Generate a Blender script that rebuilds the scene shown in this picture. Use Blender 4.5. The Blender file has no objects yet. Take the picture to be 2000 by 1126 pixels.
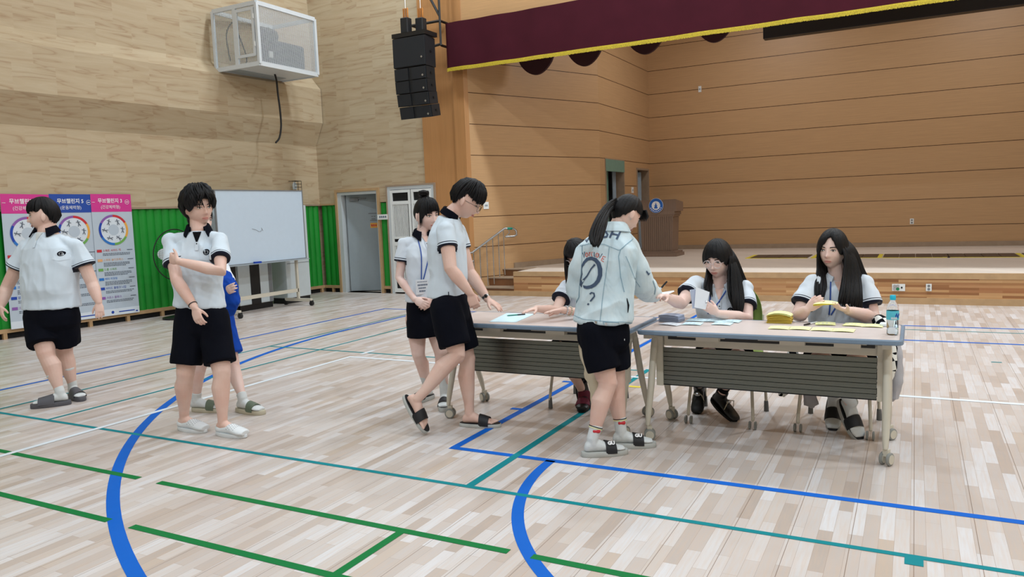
import bpy, math, random
from mathutils import Vector as V, Matrix, noise, Euler
from mathutils.bvhtree import BVHTree
PI = math.pi
sc = bpy.context.scene
COL = sc.collection
random.seed(7)

# ---------------------------------------------------------------- camera
FPX, CX, CY, CAMH = 1487.0, 1000.0, 563.0, 1.5
_Y = V((788, 180, -FPX)).normalized()
_X = V((2815, -43.5, FPX)); _X = (_X - _X.dot(_Y) * _Y).normalized()
_Z = _X.cross(_Y)
RW = Matrix((_X, _Y, _Z))                 # camera vector -> world vector
CAM = V((0, 0, CAMH))
cam = bpy.data.objects.new('camera', bpy.data.cameras.new('camera'))
cam.data.sensor_width = 36.0
cam.data.lens = FPX / 2000.0 * 36.0
cam.data.clip_end = 200
cam.matrix_world = Matrix.Translation(CAM) @ RW.to_4x4()
COL.objects.link(cam); sc.camera = cam

# ---------------------------------------------------------------- world, lamps, exposure
w = bpy.data.worlds.new('world'); sc.world = w; w.use_nodes = True
w.node_tree.nodes['Background'].inputs[0].default_value = (0.85, 0.93, 1.0, 1)
w.node_tree.nodes['Background'].inputs[1].default_value = 0.05
sc.view_settings.view_transform = 'Standard'; sc.view_settings.look = 'None'
sc.view_settings.gamma = 1.0; sc.view_settings.use_curve_mapping = False
sc.view_settings.exposure = 0.0
sc.cycles.use_denoising = True
sc.cycles.max_bounces = 6; sc.cycles.diffuse_bounces = 4; sc.cycles.transmission_bounces = 6
def lamp(loc, power, size, color=(0.80, 0.91, 1.0)):
    l = bpy.data.lights.new('ceiling_or_fill_lamp', 'AREA'); l.shape = 'DISK'; l.size = size; l.energy = power; l.color = color
    o = bpy.data.objects.new('ceiling_or_fill_lamp', l); o.location = loc; COL.objects.link(o); return o
for lx, fx in ((-8.3, .60), (-3.6, .9), (1.2, 1.12), (6.0, 1.12)):
    for ly, pw_ in ((-7.5, 120), (-1.5, 175), (4.5, 125), (10.4, 270)):
        lamp((lx, ly, 8.6), pw_ * fx, 0.5)

for lx in (-3.0, 1.5):  # added fill lights over the stage, no known fixtures, to brighten its walls
    lamp((lx, 15.2, 6.2), 95, 1.2, (0.95, 0.97, 1.0))

# ---------------------------------------------------------------- pixel helpers (photo pixel -> real point)
def ray(px, py): return RW @ V((px - CX, CY - py, -FPX))
def onz(px, py, z=0.0):
    d = ray(px, py); return CAM + d * ((z - CAMH) / d.z)
def onx(px, py, x):
    d = ray(px, py); return CAM + d * (x / d.x)
def ony(px, py, y):
    d = ray(px, py); return CAM + d * (y / d.y)
def pt(px, py, D): return CAM + ray(px, py) * (D / FPX)
def onplane(px, py, p0, n):
    d = ray(px, py); return CAM + d * ((p0 - CAM).dot(n) / d.dot(n))

# ---------------------------------------------------------------- materials
def srgb(c):
    return tuple(((x / 255.0) / 12.92 if x / 255.0 < 0.04045 else ((x / 255.0 + 0.055) / 1.055) ** 2.4) for x in c) + (1.0,)
class NT:
    def __init__(s, name):
        s.m = bpy.data.materials.new(name); s.m.use_nodes = True
        s.t = s.m.node_tree; s.b = s.t.nodes['Principled BSDF']
    def n(s, typ, **kw):
        n = s.t.nodes.new(typ)
        for k, v in kw.items():
            if k.startswith('i_'):
                key = k[2:]; key = int(key) if key.isdigit() else key.replace('_', ' ')
                n.inputs[key].default_value = v
            else: setattr(n, k, v)
        return n
    def l(s, a, b): s.t.links.new(a, b)
    def math(s, op, a, b=None, c=None):
        n = s.t.nodes.new('ShaderNodeMath'); n.operation = op
        for i, x in enumerate((a, b, c)):
            if x is None: continue
            if isinstance(x, (int, float)): n.inputs[i].default_value = x
            else: s.l(x, n.inputs[i])
        return n.outputs[0]
    def mix(s, f, a, b, mode='MIX'):
        n = s.t.nodes.new('ShaderNodeMix'); n.data_type = 'RGBA'; n.blend_type = mode
        for i, x in ((0, f), (6, a), (7, b)):
            if isinstance(x, (int, float)): n.inputs[i].default_value = x
            elif isinstance(x, tuple): n.inputs[i].default_value = x
            else: s.l(x, n.inputs[i])
        return n.outputs[2]
    def ramp(s, f, stops, interp='LINEAR'):
        n = s.t.nodes.new('ShaderNodeValToRGB'); n.color_ramp.interpolation = interp
        e = n.color_ramp.elements
        while len(e) < len(stops): e.new(0.5)
        for i, (p, c) in enumerate(stops): e[i].position = p; e[i].color = c
        s.l(f, n.inputs[0]); return n.outputs[0]
    def coords(s, scale=(1, 1, 1), rot=(0, 0, 0), loc=(0, 0, 0), kind='Object'):
        tc = s.n('ShaderNodeTexCoord'); mp = s.n('ShaderNodeMapping')
        mp.inputs['Scale'].default_value = scale; mp.inputs['Rotation'].default_value = rot; mp.inputs['Location'].default_value = loc
        s.l(tc.outputs[kind], mp.inputs[0]); return mp.outputs[0]
    def noise(s, vec, scale, detail=3, rough=0.5, dist=0.0):
        n = s.n('ShaderNodeTexNoise'); n.inputs['Scale'].default_value = scale; n.inputs['Detail'].default_value = detail
        n.inputs['Roughness'].default_value = rough; n.inputs['Distortion'].default_value = dist
        s.l(vec, n.inputs['Vector']); return n.outputs[0]
    def bump(s, h, strength, dist=0.01):
        n = s.n('ShaderNodeBump'); n.inputs['Strength'].default_value = strength; n.inputs['Distance'].default_value = dist
        s.l(h, n.inputs['Height']); s.l(n.outputs[0], s.b.inputs['Normal'])
    def col(s, c):
        if isinstance(c, tuple): s.b.inputs['Base Color'].default_value = c
        else: s.l(c, s.b.inputs['Base Color'])
    def set(s, rough=0.5, metal=0.0, spec=0.5, **kw):
        s.b.inputs['Roughness'].default_value = rough; s.b.inputs['Metallic'].default_value = metal
        s.b.inputs['Specular IOR Level'].default_value = spec
        for k, v in kw.items(): s.b.inputs[k.replace('_', ' ')].default_value = v
        return s
def plain(name, c, rough=0.5, metal=0.0, spec=0.5, var=0.08, vs=14.0, bump=0.0):
    m = NT(name); co = m.coords()
    f = m.noise(co, vs, 4)
    a = srgb(c); b = tuple(max(0, x * (1 - var * 2)) for x in a[:3]) + (1,)
    m.col(m.mix(f, b, tuple(min(1, x * (1 + var)) for x in a[:3]) + (1,)))
    if bump: m.bump(m.noise(co, vs * 6, 4), bump, 0.004)
    m.set(rough, metal, spec); return m.m
MAT = {}
def M(k): return MAT[k]

def mat_plywood():
    m = NT('plywood'); co = m.coords()
    sx = m.n('ShaderNodeSeparateXYZ'); m.l(co, sx.inputs[0])
    u = m.math('ADD', sx.outputs[0], sx.outputs[1]); z = sx.outputs[2]
    cm = m.n('ShaderNodeCombineXYZ'); m.l(u, cm.inputs[0]); m.l(z, cm.inputs[1])
    br = m.n('ShaderNodeTexBrick'); br.offset = 0.5; br.inputs['Scale'].default_value = 1.0
    br.inputs['Brick Width'].default_value = 0.62; br.inputs['Row Height'].default_value = 0.42; br.inputs['Mortar Size'].default_value = 0.0
    br.inputs['Color1'].default_value = (0, 0, 0, 1); br.inputs['Color2'].default_value = (1, 1, 1, 1)
    m.l(cm.outputs[0], br.inputs['Vector'])
    c2 = m.n('ShaderNodeCombineXYZ')
    m.l(m.math('MULTIPLY', u, 0.42), c2.inputs[0]); m.l(m.math('MULTIPLY', z, 4.0), c2.inputs[1])
    m.l(m.math('MULTIPLY', br.outputs[0], 23.0), c2.inputs[2])
    f = m.noise(c2.outputs[0], 1.2, 3, 0.5, 0.5)
    band = m.math('FRACT', m.math('MULTIPLY', f, 4.2))
    fine = m.noise(c2.outputs[0], 14, 4, 0.6)
    big = m.noise(co, 0.8, 2)
    c = m.ramp(band, [(0.0, srgb((160, 134, 106))), (0.05, srgb((182, 163, 134))), (0.5, srgb((193, 177, 149))), (0.9, srgb((184, 166, 138))), (1.0, srgb((168, 144, 116)))])
    c = m.mix(m.ramp(fine, [(0.35, (0, 0, 0, 1)), (0.7, (.35, .35, .35, 1))]), c, srgb((178, 156, 124)))
    c = m.mix(m.math('MULTIPLY', br.outputs[0], 0.22), c, srgb((178, 150, 116)))
    m.col(c); m.set(0.6, 0, 0.3); return m.m
def mat_stagewood(name, base, vertical=False, seams=True):
    m = NT(name); co = m.coords()
    sx = m.n('ShaderNodeSeparateXYZ'); m.l(co, sx.inputs[0])
    u = m.math('ADD', sx.outputs[0], sx.outputs[1]); z = sx.outputs[2]
    c2 = m.n('ShaderNodeCombineXYZ')
    if vertical: m.l(m.math('MULTIPLY', u, 26.0), c2.inputs[0]); m.l(m.math('MULTIPLY', z, 0.5), c2.inputs[1])
    else: m.l(m.math('MULTIPLY', u, 1.0), c2.inputs[0]); m.l(m.math('MULTIPLY', z, 42.0), c2.inputs[1])
    f = m.noise(c2.outputs[0], 1.6, 4, 0.6)
    b = srgb(base); d = tuple(x * 0.84 for x in b[:3]) + (1,)
    c = m.mix(m.ramp(f, [(0.3, (0, 0, 0, 1)), (0.7, (1, 1, 1, 1))]), d, b)
    if seams:
        k = m.math('FRACT', m.math('DIVIDE', m.math('ADD', z, -0.324 + 5.56), 0.5555))
        ln = m.math('LESS_THAN', m.math('ABSOLUTE', m.math('SUBTRACT', k, 0.5)), 0.489)
        # seam where fract ~ 0
        c = m.mix(ln, srgb((70, 36, 14)), c)
        m.bump(ln, 0.6, 0.006)
    m.col(c); m.set(0.42, 0, 0.4); return m.m
def mat_floor():
    m = NT('maple_floor'); co = m.coords(rot=(0, 0, PI / 2))
    br = m.n('ShaderNodeTexBrick'); br.offset = 0.37; br.offset_frequency = 2; br.squash = 1
    br.inputs['Scale'].default_value = 1.0; br.inputs['Brick Width'].default_value = 0.43; br.inputs['Row Height'].default_value = 0.0617
    br.inputs['Mortar Size'].default_value = 0.0006; br.inputs['Mortar Smooth'].default_value = 0.1
    br.inputs['Color1'].default_value = (0, 0, 0, 1); br.inputs['Color2'].default_value = (1, 1, 1, 1); br.inputs['Mortar'].default_value = (0.5, 0.5, 0.5, 1)
    m.l(co, br.inputs['Vector'])
    c = m.ramp(br.outputs[0], [(0.0, srgb((172, 158, 148))), (0.1, srgb((184, 172, 164))), (0.35, srgb((193, 184, 179))), (0.6, srgb((199, 192, 188))), (0.85, srgb((210, 208, 209))), (1.0, srgb((184, 168, 154)))])
    st = m.coords(scale=(26, 1.6, 1))
    g = m.noise(st, 3.0, 5, 0.6, 0.4)
    c = m.mix(m.ramp(g, [(0.4, (0, 0, 0, 1)), (0.75, (0.45, 0.45, 0.45, 1))]), c, srgb((200, 172, 148)))
    c = m.mix(m.math('MULTIPLY', br.outputs[1], 0.75), c, srgb((140, 108, 84)))
    # wider joint every four strips
    sx = m.n('ShaderNodeSeparateXYZ'); m.l(m.coords(), sx.inputs[0])
    k = m.math('FRACT', m.math('DIVIDE', m.math('ADD', sx.outputs[0], 24.667), 0.2468))
    j = m.math('LESS_THAN', k, 0.012)
    c = m.mix(m.math('MULTIPLY', j, .8), c, srgb((110, 84, 66)))
    sm = m.noise(m.coords(), 1.1, 3)
    c = m.mix(m.ramp(sm, [(0.35, (.1, .1, .1, 1)), (0.7, (0, 0, 0, 1))]), c, srgb((190, 172, 156)))
    m.col(c)
    m.l(m.ramp(m.noise(m.coords(), 6, 3), [(0.3, (.30, .30, .30, 1)), (0.7, (.40, .40, .40, 1))]), m.b.inputs['Roughness'])
    m.b.inputs['Specular IOR Level'].default_value = 0.42
    return m.m
def mat_strips(name='stage_front_wood'):
    m = NT(name); sx = m.n('ShaderNodeSeparateXYZ'); m.l(m.coords(), sx.inputs[0])
    u = m.math('ADD', sx.outputs[0], sx.outputs[1])
    cm = m.n('ShaderNodeCombineXYZ'); m.l(u, cm.inputs[0]); m.l(sx.outputs[2], cm.inputs[1])
    br = m.n('ShaderNodeTexBrick'); br.offset = 0.43
    for k, v in (('Scale', 1.0), ('Brick Width', 0.62), ('Row Height', 0.034), ('Mortar Size', 0.0004)): br.inputs[k].default_value = v
    br.inputs['Color1'].default_value = (0, 0, 0, 1); br.inputs['Color2'].default_value = (1, 1, 1, 1); br.inputs['Mortar'].default_value = (.2, .2, .2, 1)
    m.l(cm.outputs[0], br.inputs['Vector'])
    c = m.ramp(br.outputs[0], [(0.0, srgb((132, 84, 50))), (0.25, srgb((170, 122, 80))), (0.5, srgb((190, 146, 100))), (0.75, srgb((204, 162, 116))), (1.0, srgb((158, 104, 66)))])
    m.col(c); m.set(0.4, 0, 0.4); return m.m
def mat_attr_cloth(name, base, stripe, rough=0.85):
    """cloth whose cuff stripes follow the 'cuff' attribute (metres up from the cuff edge)"""
    m = NT(name); co = m.coords(); f = m.noise(co, 9, 3)
    b = srgb(base); c = m.mix(f, tuple(x * 0.94 for x in b[:3]) + (1,), b)
    at = m.n('ShaderNodeAttribute'); at.attribute_name = 'cuff'
    d = at.outputs['Fac']
    s1 = m.math('LESS_THAN', d, 0.012)
    s2 = m.math('MULTIPLY', m.math('GREATER_THAN', d, 0.021), m.math('LESS_THAN', d, 0.027))
    s = m.math('ADD', s1, s2)
    c = m.mix(s, c, srgb(stripe)); m.col(c)
    h = m.math('ADD', m.math('MULTIPLY', m.noise(m.coords(scale=(1, 1, 0.5)), 7, 1, 0.4, .8), 1.0), m.math('MULTIPLY', m.noise(co, 500, 1), 0.02))
    m.bump(h, 0.5, 0.03); m.set(rough, 0, 0.2); m.b.inputs['Sheen Weight'].default_value = 0.15
    return m.m
def mat_skin(name, c):
    m = NT(name); co = m.coords(); f = m.noise(co, 7, 4)
    b = srgb(c); r = (b[0] * 0.92, b[1] * 0.80, b[2] * 0.76, 1)
    m.col(m.mix(m.ramp(f, [(0.35, (0, 0, 0, 1)), (0.75, (1, 1, 1, 1))]), b, r)); m.set(0.5, 0, 0.35)
    m.b.inputs['Subsurface Weight'].default_value = 0.08; m.b.inputs['Subsurface Radius'].default_value = (0.02, 0.008, 0.004)
    m.b.inputs['Subsurface Scale'].default_value = 0.5
    return m.m
def mat_hair():
    m = NT('black_hair'); co = m.coords(scale=(1, 1, 0.12)); f = m.noise(co, 160, 3)
    m.col(m.mix(f, srgb((7, 6, 8)), srgb((19, 17, 19)))); m.set(0.55, 0, 0.25)
    m.bump(m.noise(co, 120, 2), 0.6, 0.004); return m.m
def mat_denim():
    m = NT('pale_denim'); co = m.coords(); f = m.noise(co, 4, 5, 0.6)
    c = m.mix(m.ramp(f, [(0.35, (0, 0, 0, 1)), (0.7, (1, 1, 1, 1))]), srgb((192, 213, 222)), srgb((222, 233, 236)))
    c = m.mix(m.math('MULTIPLY', m.noise(co, 300, 1), 0.25), c, srgb((170, 194, 206))); m.col(c)
    m.bump(m.noise(m.coords(scale=(1, 1, 0.6)), 9, 2, 0.45, 1.0), 0.55, 0.03); m.set(0.9, 0, 0.15); return m.m
def mat_check():
    m = NT('checked_cloth'); ch = m.n('ShaderNodeTexChecker'); ch.inputs['Scale'].default_value = 21.0
    ch.inputs[1].default_value = srgb((235, 235, 228)); ch.inputs[2].default_value = srgb((16, 18, 24))
    m.l(m.coords(rot=(0.5, 0.6, 0.7)), ch.inputs[0]); m.col(ch.outputs[0]); m.set(0.9, 0, 0.1); return m.m
def mat_glass(name, c=(0.9, 0.97, 1.0, 1), rough=0.02):
    m = NT(name); m.col(c); m.set(rough, 0, 0.5); m.b.inputs['Transmission Weight'].default_value = 1.0; m.b.inputs['IOR'].default_value = 1.06; return m.m
def mat_brushed():
    m = NT('brushed_panel'); f = m.noise(m.coords(scale=(0.6, 1, 60)), 8, 3)
    m.col(m.mix(f, srgb((92, 96, 92)), srgb((124, 128, 120)))); m.set(0.26, 0.9, 0.5)
    m.bump(m.noise(m.coords(scale=(0.6, 1, 60)), 14, 2), 0.15, 0.002); return m.m
MAT.update(
    ply=mat_plywood(), stage=mat_stagewood('stage_panel_wood', (195, 155, 112)), stagev=mat_stagewood('vertical_panel_wood', (186, 134, 84), True, False),
    header=mat_stagewood('header_panel_wood', (204, 160, 112), False, False),
    floor=mat_floor(), strips=mat_strips(), blue=plain('blue_floor_paint', (0, 92, 186), 0.6, spec=.15, var=.03), teal=plain('teal_floor_paint', (0, 126, 134), 0.6, spec=.15, var=.03),
    green_l=plain('green_floor_paint', (6, 112, 54), 0.6, spec=.15, var=.03), white_l=plain('white_floor_paint', (222, 230, 236), 0.4, var=.02), yellow_l=plain('yellow_tape', (226, 206, 60), 0.5),
    pad=plain('green_wall_pad', (12, 142, 40), 0.6, var=.05, vs=5), trimw=plain('pale_trim_wood', (186, 152, 112), 0.5, var=.12, vs=9), trimg=plain('grey_trim_wood', (160, 138, 116), 0.5, var=.12, vs=9),
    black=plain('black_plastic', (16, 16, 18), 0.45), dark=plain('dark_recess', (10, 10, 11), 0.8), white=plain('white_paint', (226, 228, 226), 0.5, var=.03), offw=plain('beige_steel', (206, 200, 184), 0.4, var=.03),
    door=plain('grey_door', (150, 160, 166), 0.45, var=.03), doorf=plain('pale_door_frame', (196, 202, 204), 0.45, var=.03), ceil=plain('white_ceiling', (225, 225, 222), 0.8, var=.03),
    maroon=plain('maroon_velvet', (70, 22, 34), 0.9, var=.12, vs=3, spec=.15), gold=plain('gold_fringe', (214, 190, 50), 0.7, var=.3, vs=60), swag=plain('dark_swag', (50, 16, 22), 0.9, var=.1),
    spk=plain('speaker_black', (22, 25, 30), 0.55), spkg=plain('speaker_grille', (26, 30, 36), 0.7, var=.1, vs=200), steel=plain('steel', (190, 192, 192), 0.25, 0.9, var=.04), copper=plain('copper_hoist', (196, 132, 70), 0.3, 0.8),
    acw=plain('appliance_white', (196, 204, 206), 0.4, var=.03), board=plain('whiteboard_face', (196, 212, 226), 0.3, var=.02, spec=.4), podium=mat_stagewood('podium_walnut', (134, 110, 94), True, False),
    slab=mat_stagewood('stage_floor_wood', (222, 208, 194), False, False), vent=plain('brown_grate', (70, 54, 44), 0.5), teal_p=plain('teal_plastic', (0, 130, 110), 0.5),
    navy=plain('navy_black_cloth', (13, 15, 24), 0.92, var=.15, vs=8, spec=.1, bump=.2), navy2=plain('navy_collar_knit', (12, 14, 24), 0.9, spec=.1), black_tee=plain('black_tee', (15, 16, 20), 0.9, spec=.1),
    tee=plain('grey_white_tee', (206, 210, 208), 0.9, spec=.1), polo=mat_attr_cloth('white_polo_cloth', (209, 221, 231), (16, 20, 38)), polob=mat_attr_cloth('cool_white_polo_cloth', (213, 221, 230), (16, 20, 38)),
    skin=mat_skin('skin', (224, 192, 178)), skinp=mat_skin('pale_skin', (232, 204, 194)), skint=mat_skin('tan_skin', (206, 156, 128)), hair=mat_hair(), lips=plain('lips', (196, 132, 122), 0.5), eyew=plain('eye_white', (226, 222, 216), 0.3),
    iris=plain('dark_iris', (22, 14, 12), 0.2), denim=mat_denim(), ink=plain('dark_ink', (66, 84, 110), 0.8), inkr=plain('red_ink', (208, 92, 78), 0.8), seam=plain('denim_seam', (128, 160, 176), 0.9),
    sock=plain('white_sock', (214, 218, 218), 0.95, var=.05, vs=40, bump=.3), slidek=plain('black_slide', (20, 21, 26), 0.6), slideg=plain('grey_slide', (86, 86, 92), 0.65), soleg=plain('pale_sole', (182, 184, 180), 0.6),
    clog=plain('white_clog', (220, 224, 226), 0.45, var=.03), olive=plain('olive_strap', (98, 110, 92), 0.7), cream=plain('cream_sole', (198, 190, 168), 0.7), table=plain('pale_laminate', (214, 200, 194), 0.35, var=.06, vs=3), edge=plain('blue_grey_edge', (122, 142, 162), 0.35),
    panel=mat_brushed(), rub=plain('grey_rubber', (106, 108, 108), 0.7), wheel=plain('caster_grey', (140, 142, 138), 0.5), paperw=plain('white_paper', (232, 238, 246), 0.7, var=.02), paperp=plain('lilac_paper', (178, 188, 210), 0.7, var=.04, vs=60),
    paperb=plain('aqua_white_paper', (206, 232, 240), 0.7, var=.02), papery=plain('yellow_paper', (240, 240, 172), 0.7, var=.02), paperY=plain('deep_yellow_paper', (226, 196, 80), 0.7, var=.08, vs=80), grey=plain('mid_grey', (120, 122, 124), 0.6), chairg=plain('green_chair', (142, 168, 84), 0.6),
    chairb=plain('pale_blue_chair', (186, 202, 214), 0.6), blued=plain('blue_shorts', (20, 70, 170), 0.85, spec=.15), check=mat_check(), hood=plain('grey_hoodie', (182, 180, 184), 0.95, spec=.1), bag=plain('cream_canvas', (226, 212, 186), 0.9, var=.06, spec=.1), maroon2=plain('maroon_shoe', (110, 30, 56), 0.8),
    pink=plain('poster_pink', (208, 50, 140), 0.6, var=.02), pblue=plain('poster_blue', (24, 70, 160), 0.6, var=.02), pgrey=plain('poster_paper', (184, 196, 208), 0.6, var=.02), pw=plain('poster_white', (214, 222, 230), 0.6, var=.02),
    purple=plain('ring_purple', (140, 90, 170), 0.6), red=plain('ring_red', (200, 40, 50), 0.6), orange=plain('ring_orange', (232, 168, 70), 0.6), lgreen=plain('ring_green', (110, 170, 80), 0.6), rblue=plain('ring_blue', (36, 116, 196), 0.6), dblue=plain('ring_deep_blue', (20, 66, 168), 0.6), peach=plain('print_orange', (226, 170, 120), 0.6),
    txt=plain('print_grey', (96, 106, 120), 0.7), txtw=plain('print_white', (240, 240, 240), 0.6), emb=plain('emblem_blue', (20, 96, 186), 0.5), lanyard=plain('blue_lanyard', (36, 76, 156), 0.7), card=plain('name_card', (226, 230, 236), 0.35), curtain=plain('sage_curtain', (112, 140, 122), 0.9), sheer=plain('grey_curtain', (150, 162, 172), 0.9),
    cable=plain('black_cable', (12, 12, 13), 0.6), greens=plain('outlet_green', (20, 120, 70), 0.5), cap=plain('cyan_cap', (20, 184, 214), 0.4), label=plain('cyan_label', (90, 196, 216), 0.5), bottle=mat_glass('clear_plastic'), water=mat_glass('bottle_water'), lens=mat_glass('spectacle_lens', (1, 1, 1, 1), 0.0), clearf=plain('clear_frame', (206, 196, 196), 0.25),
    screen=plain('phone_screen', (14, 16, 20), 0.1), proj=plain('projector_body', (40, 48, 60), 0.6), gpanel=plain('cage_white', (212, 218, 222), 0.4, var=.03), woodd=plain('dark_riser_wood', (138, 92, 58), 0.45, var=.2, vs=6), backpanel=plain('hall_side_plywood', (196, 170, 130), 0.7),
    silver=plain('silver', (200, 202, 206), 0.3, 0.9))
MAT['lens'].node_tree.nodes['Principled BSDF'].inputs['IOR'].default_value = 1.02

# ---------------------------------------------------------------- mesh helpers
ORG = {}
def org(o): return ORG.get(o.name, V((0, 0, 0))) if o else V((0, 0, 0))
class MB:
    def __init__(s): s.v = []; s.f = []; s.m = []; s.cm = 0; s.k = 0
    def mat(s, i): s.cm = i; return s
    def add(s, vs, fs, T=None):
        b = len(s.v)
        s.v += [T @ V(p) if T else V(p) for p in vs]
        for f in fs: s.f.append([b + i for i in f]); s.m.append(s.cm)
        return s
    def box(s, c, size, rot=None, T=None):
        s.k += 1; j_ = .00017 * (s.k % 9); x, y, z = [k / 2 + min(j_, k * .02) for k in size]; R = rot or Matrix.Identity(3); c = V(c)
        vs = [c + R @ V((i * x, j * y, k * z)) for i in (-1, 1) for j in (-1, 1) for k in (-1, 1)]
        return s.add(vs, [(0, 1, 3, 2), (4, 6, 7, 5), (0, 4, 5, 1), (2, 3, 7, 6), (0, 2, 6, 4), (1, 5, 7, 3)], T)
    def bb(s, a, b, T=None):
        a, b = V(a), V(b); return s.box((a + b) / 2, [abs(b[i] - a[i]) for i in range(3)], T=T)
    def rbox(s, c, size, r=0.01, rot=None, T=None):
        """box with rounded vertical edges and chamfered top and bottom"""
        x, y, z = [k / 2 for k in size]; r = min(r, x * .98, y * .98); c = V(c); R = rot or Matrix.Identity(3)
        def ring(ins, zz):
            out = []
            for sx, sy, a0 in ((1, 1, 0), (-1, 1, 90), (-1, -1, 180), (1, -1, 270)):
                for k in range(4):
                    a = math.radians(a0 + k * 30)
                    out.append(c + R @ V((sx * (x - r) + (r - ins) * math.cos(a), sy * (y - r) + (r - ins) * math.sin(a), zz)))
            return out
        e = min(r * .4, z * .5)
        return s.loft([ring(e, -z), ring(0, -z + e), ring(0, z - e), ring(e, z)], T=T)
    def loft(s, rings, cap0=True, cap1=True, closed=True, T=None):
        n = len(rings[0]); b = len(s.v)
        for r in rings: s.v += [T @ V(p) if T else V(p) for p in r]
        for i in range(len(rings) - 1):
            for j in range(n if closed else n - 1):
                k = (j + 1) % n
                s.f.append([b + i * n + j, b + i * n + k, b + (i + 1) * n + k, b + (i + 1) * n + j]); s.m.append(s.cm)
        if cap0: s.f.append([b + j for j in range(n)][::-1]); s.m.append(s.cm)
        if cap1: s.f.append([b + (len(rings) - 1) * n + j for j in range(n)]); s.m.append(s.cm)
        return s
    def tube(s, pts, rad, seg=12, round0=True, round1=True, ref=None, T=None):
        """tapered tube; rad: numbers or (a,b) pairs, a across (along ref), b the other way"""
        pts = [V(p) for p in pts]
        if not isinstance(rad, (list,)): rad = [rad] * len(pts)
        rad = [(r, r) if isinstance(r, (int, float)) else r for r in rad]
        tan = []
        for i in range(len(pts)):
            t = (pts[min(i + 1, len(pts) - 1)] - pts[max(i - 1, 0)]); tan.append(t.normalized() if t.length > 1e-9 else V((0, 0, 1)))
        up = V(ref) if ref is not None else (V((0, 0, 1)) if abs(tan[0].z) < 0.9 else V((1, 0, 0)))
        rings = []
        def ring(p, t, a, b):
            nonlocal up
            x = up - t * up.dot(t)
            if x.length < 1e-6: x = t.orthogonal()
            x.normalize(); up = x; y = t.cross(x)
            return [p + x * (a * math.cos(2 * PI * k / seg)) + y * (b * math.sin(2 * PI * k / seg)) for k in range(seg)]
        if round0:
            for q in (1.0, 0.7, 0.35):
                a, b = rad[0]; m_ = min(a, b); cs = math.sqrt(max(0, 1 - q * q))
                rings.append(ring(pts[0] - tan[0] * m_ * q, tan[0], max(a * cs, 1e-4), max(b * cs, 1e-4)))
        for p, t, (a, b) in zip(pts, tan, rad): rings.append(ring(p, t, a, b))
        if round1:
            for q in (0.35, 0.7, 1.0):
                a, b = rad[-1]; m_ = min(a, b); cs = math.sqrt(max(0, 1 - q * q))
                rings.append(ring(pts[-1] + tan[-1] * m_ * q, tan[-1], max(a * cs, 1e-4), max(b * cs, 1e-4)))
        return s.loft(rings, T=T)
    def ell(s, c, r, R=None, nu=20, nv=12):
        c = V(c); R = R or Matrix.Identity(3); rings = []
        for i in range(nv + 1):
            th = PI * i / nv; th = min(max(th, 0.02), PI - 0.02)
            rings.append([c + R @ V((r[0] * math.sin(th) * math.cos(2 * PI * j / nu), r[1] * math.sin(th) * math.sin(2 * PI * j / nu), -r[2] * math.cos(th))) for j in range(nu)])
        return s.loft(rings)
    def lathe(s, c, prof, seg=24, R=None, cap=True):
        c = V(c); R = R or Matrix.Identity(3)
        return s.loft([[c + R @ V((r * math.cos(2 * PI * j / seg), r * math.sin(2 * PI * j / seg), z)) for j in range(seg)] for r, z in prof], cap, cap)
    def prism(s, poly, d, T=None):
        """extrude a 3-D polygon by vector d"""
        return s.loft([poly, [V(p) + V(d) for p in poly]], T=T)
    def mesh(s, name='m'):
        me = bpy.data.meshes.new(name); me.from_pydata([tuple(p) for p in s.v], [], s.f)
        me.polygons.foreach_set('material_index', s.m); me.update()
        import bmesh
        bm = bmesh.new(); bm.from_mesh(me); bmesh.ops.recalc_face_normals(bm, faces=bm.faces); bm.to_mesh(me); bm.free()
        return me
    def build(s, name, mats, parent=None, smooth=False, tag=None, kind=None):
        return link(name, s.mesh(name), mats, parent, smooth, tag, kind)
def link(name, me, mats, parent=None, smooth=False, tag=None, kind=None):
    if not isinstance(mats, (list, tuple)): mats = [mats]
    for m_ in mats: me.materials.append(MAT[m_] if isinstance(m_, str) else m_)
    o = bpy.data.objects.new(name, me)
    if parent: o.parent = parent
    elif tag:                      # top-level mesh: origin at its base centre
        xs = [v.co for v in me.vertices]
        ORG[o.name] = V(((min(p.x for p in xs) + max(p.x for p in xs)) / 2, (min(p.y for p in xs) + max(p.y for p in xs)) / 2, min(p.z for p in xs)))
        o.location = ORG[o.name]
    og = org(parent) if parent else ORG.get(o.name, V((0, 0, 0)))
    if og.length: me.transform(Matrix.Translation(-og))
    if parent: ORG[o.name] = V(og)
    COL.objects.link(o)
    if smooth:
        me.polygons.foreach_set('use_smooth', [True] * len(me.polygons)); me.update()
        if smooth != 'all':
            try: me.set_sharp_from_angle(angle=math.radians(40))
            except Exception: pass
    if tag: settag(o, *tag)
    if kind: o['kind'] = kind
    return o
def settag(o, label, cat, group=None):
    o['label'] = label; o['category'] = cat
    if group: o['group'] = group
def thing(name, loc, label, cat, group=None):
    o = bpy.data.objects.new(name, None); o.empty_display_size = 0.1; o.location = V(loc); COL.objects.link(o); ORG[o.name] = V(loc)
    settag(o, label, cat, group); return o
def struct(name, mb, mats, smooth=False, parent=None):
    return mb.build(name, mats, parent, smooth, kind=None if parent else 'structure')
def copy_tree(o, parent=None):
    c = o.copy(); COL.objects.link(c)
    if parent: c.parent = parent
    for ch in list(o.children): copy_tree(ch, c)
    return c
def rotz(a): return Matrix.Rotation(a, 3, 'Z')
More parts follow.
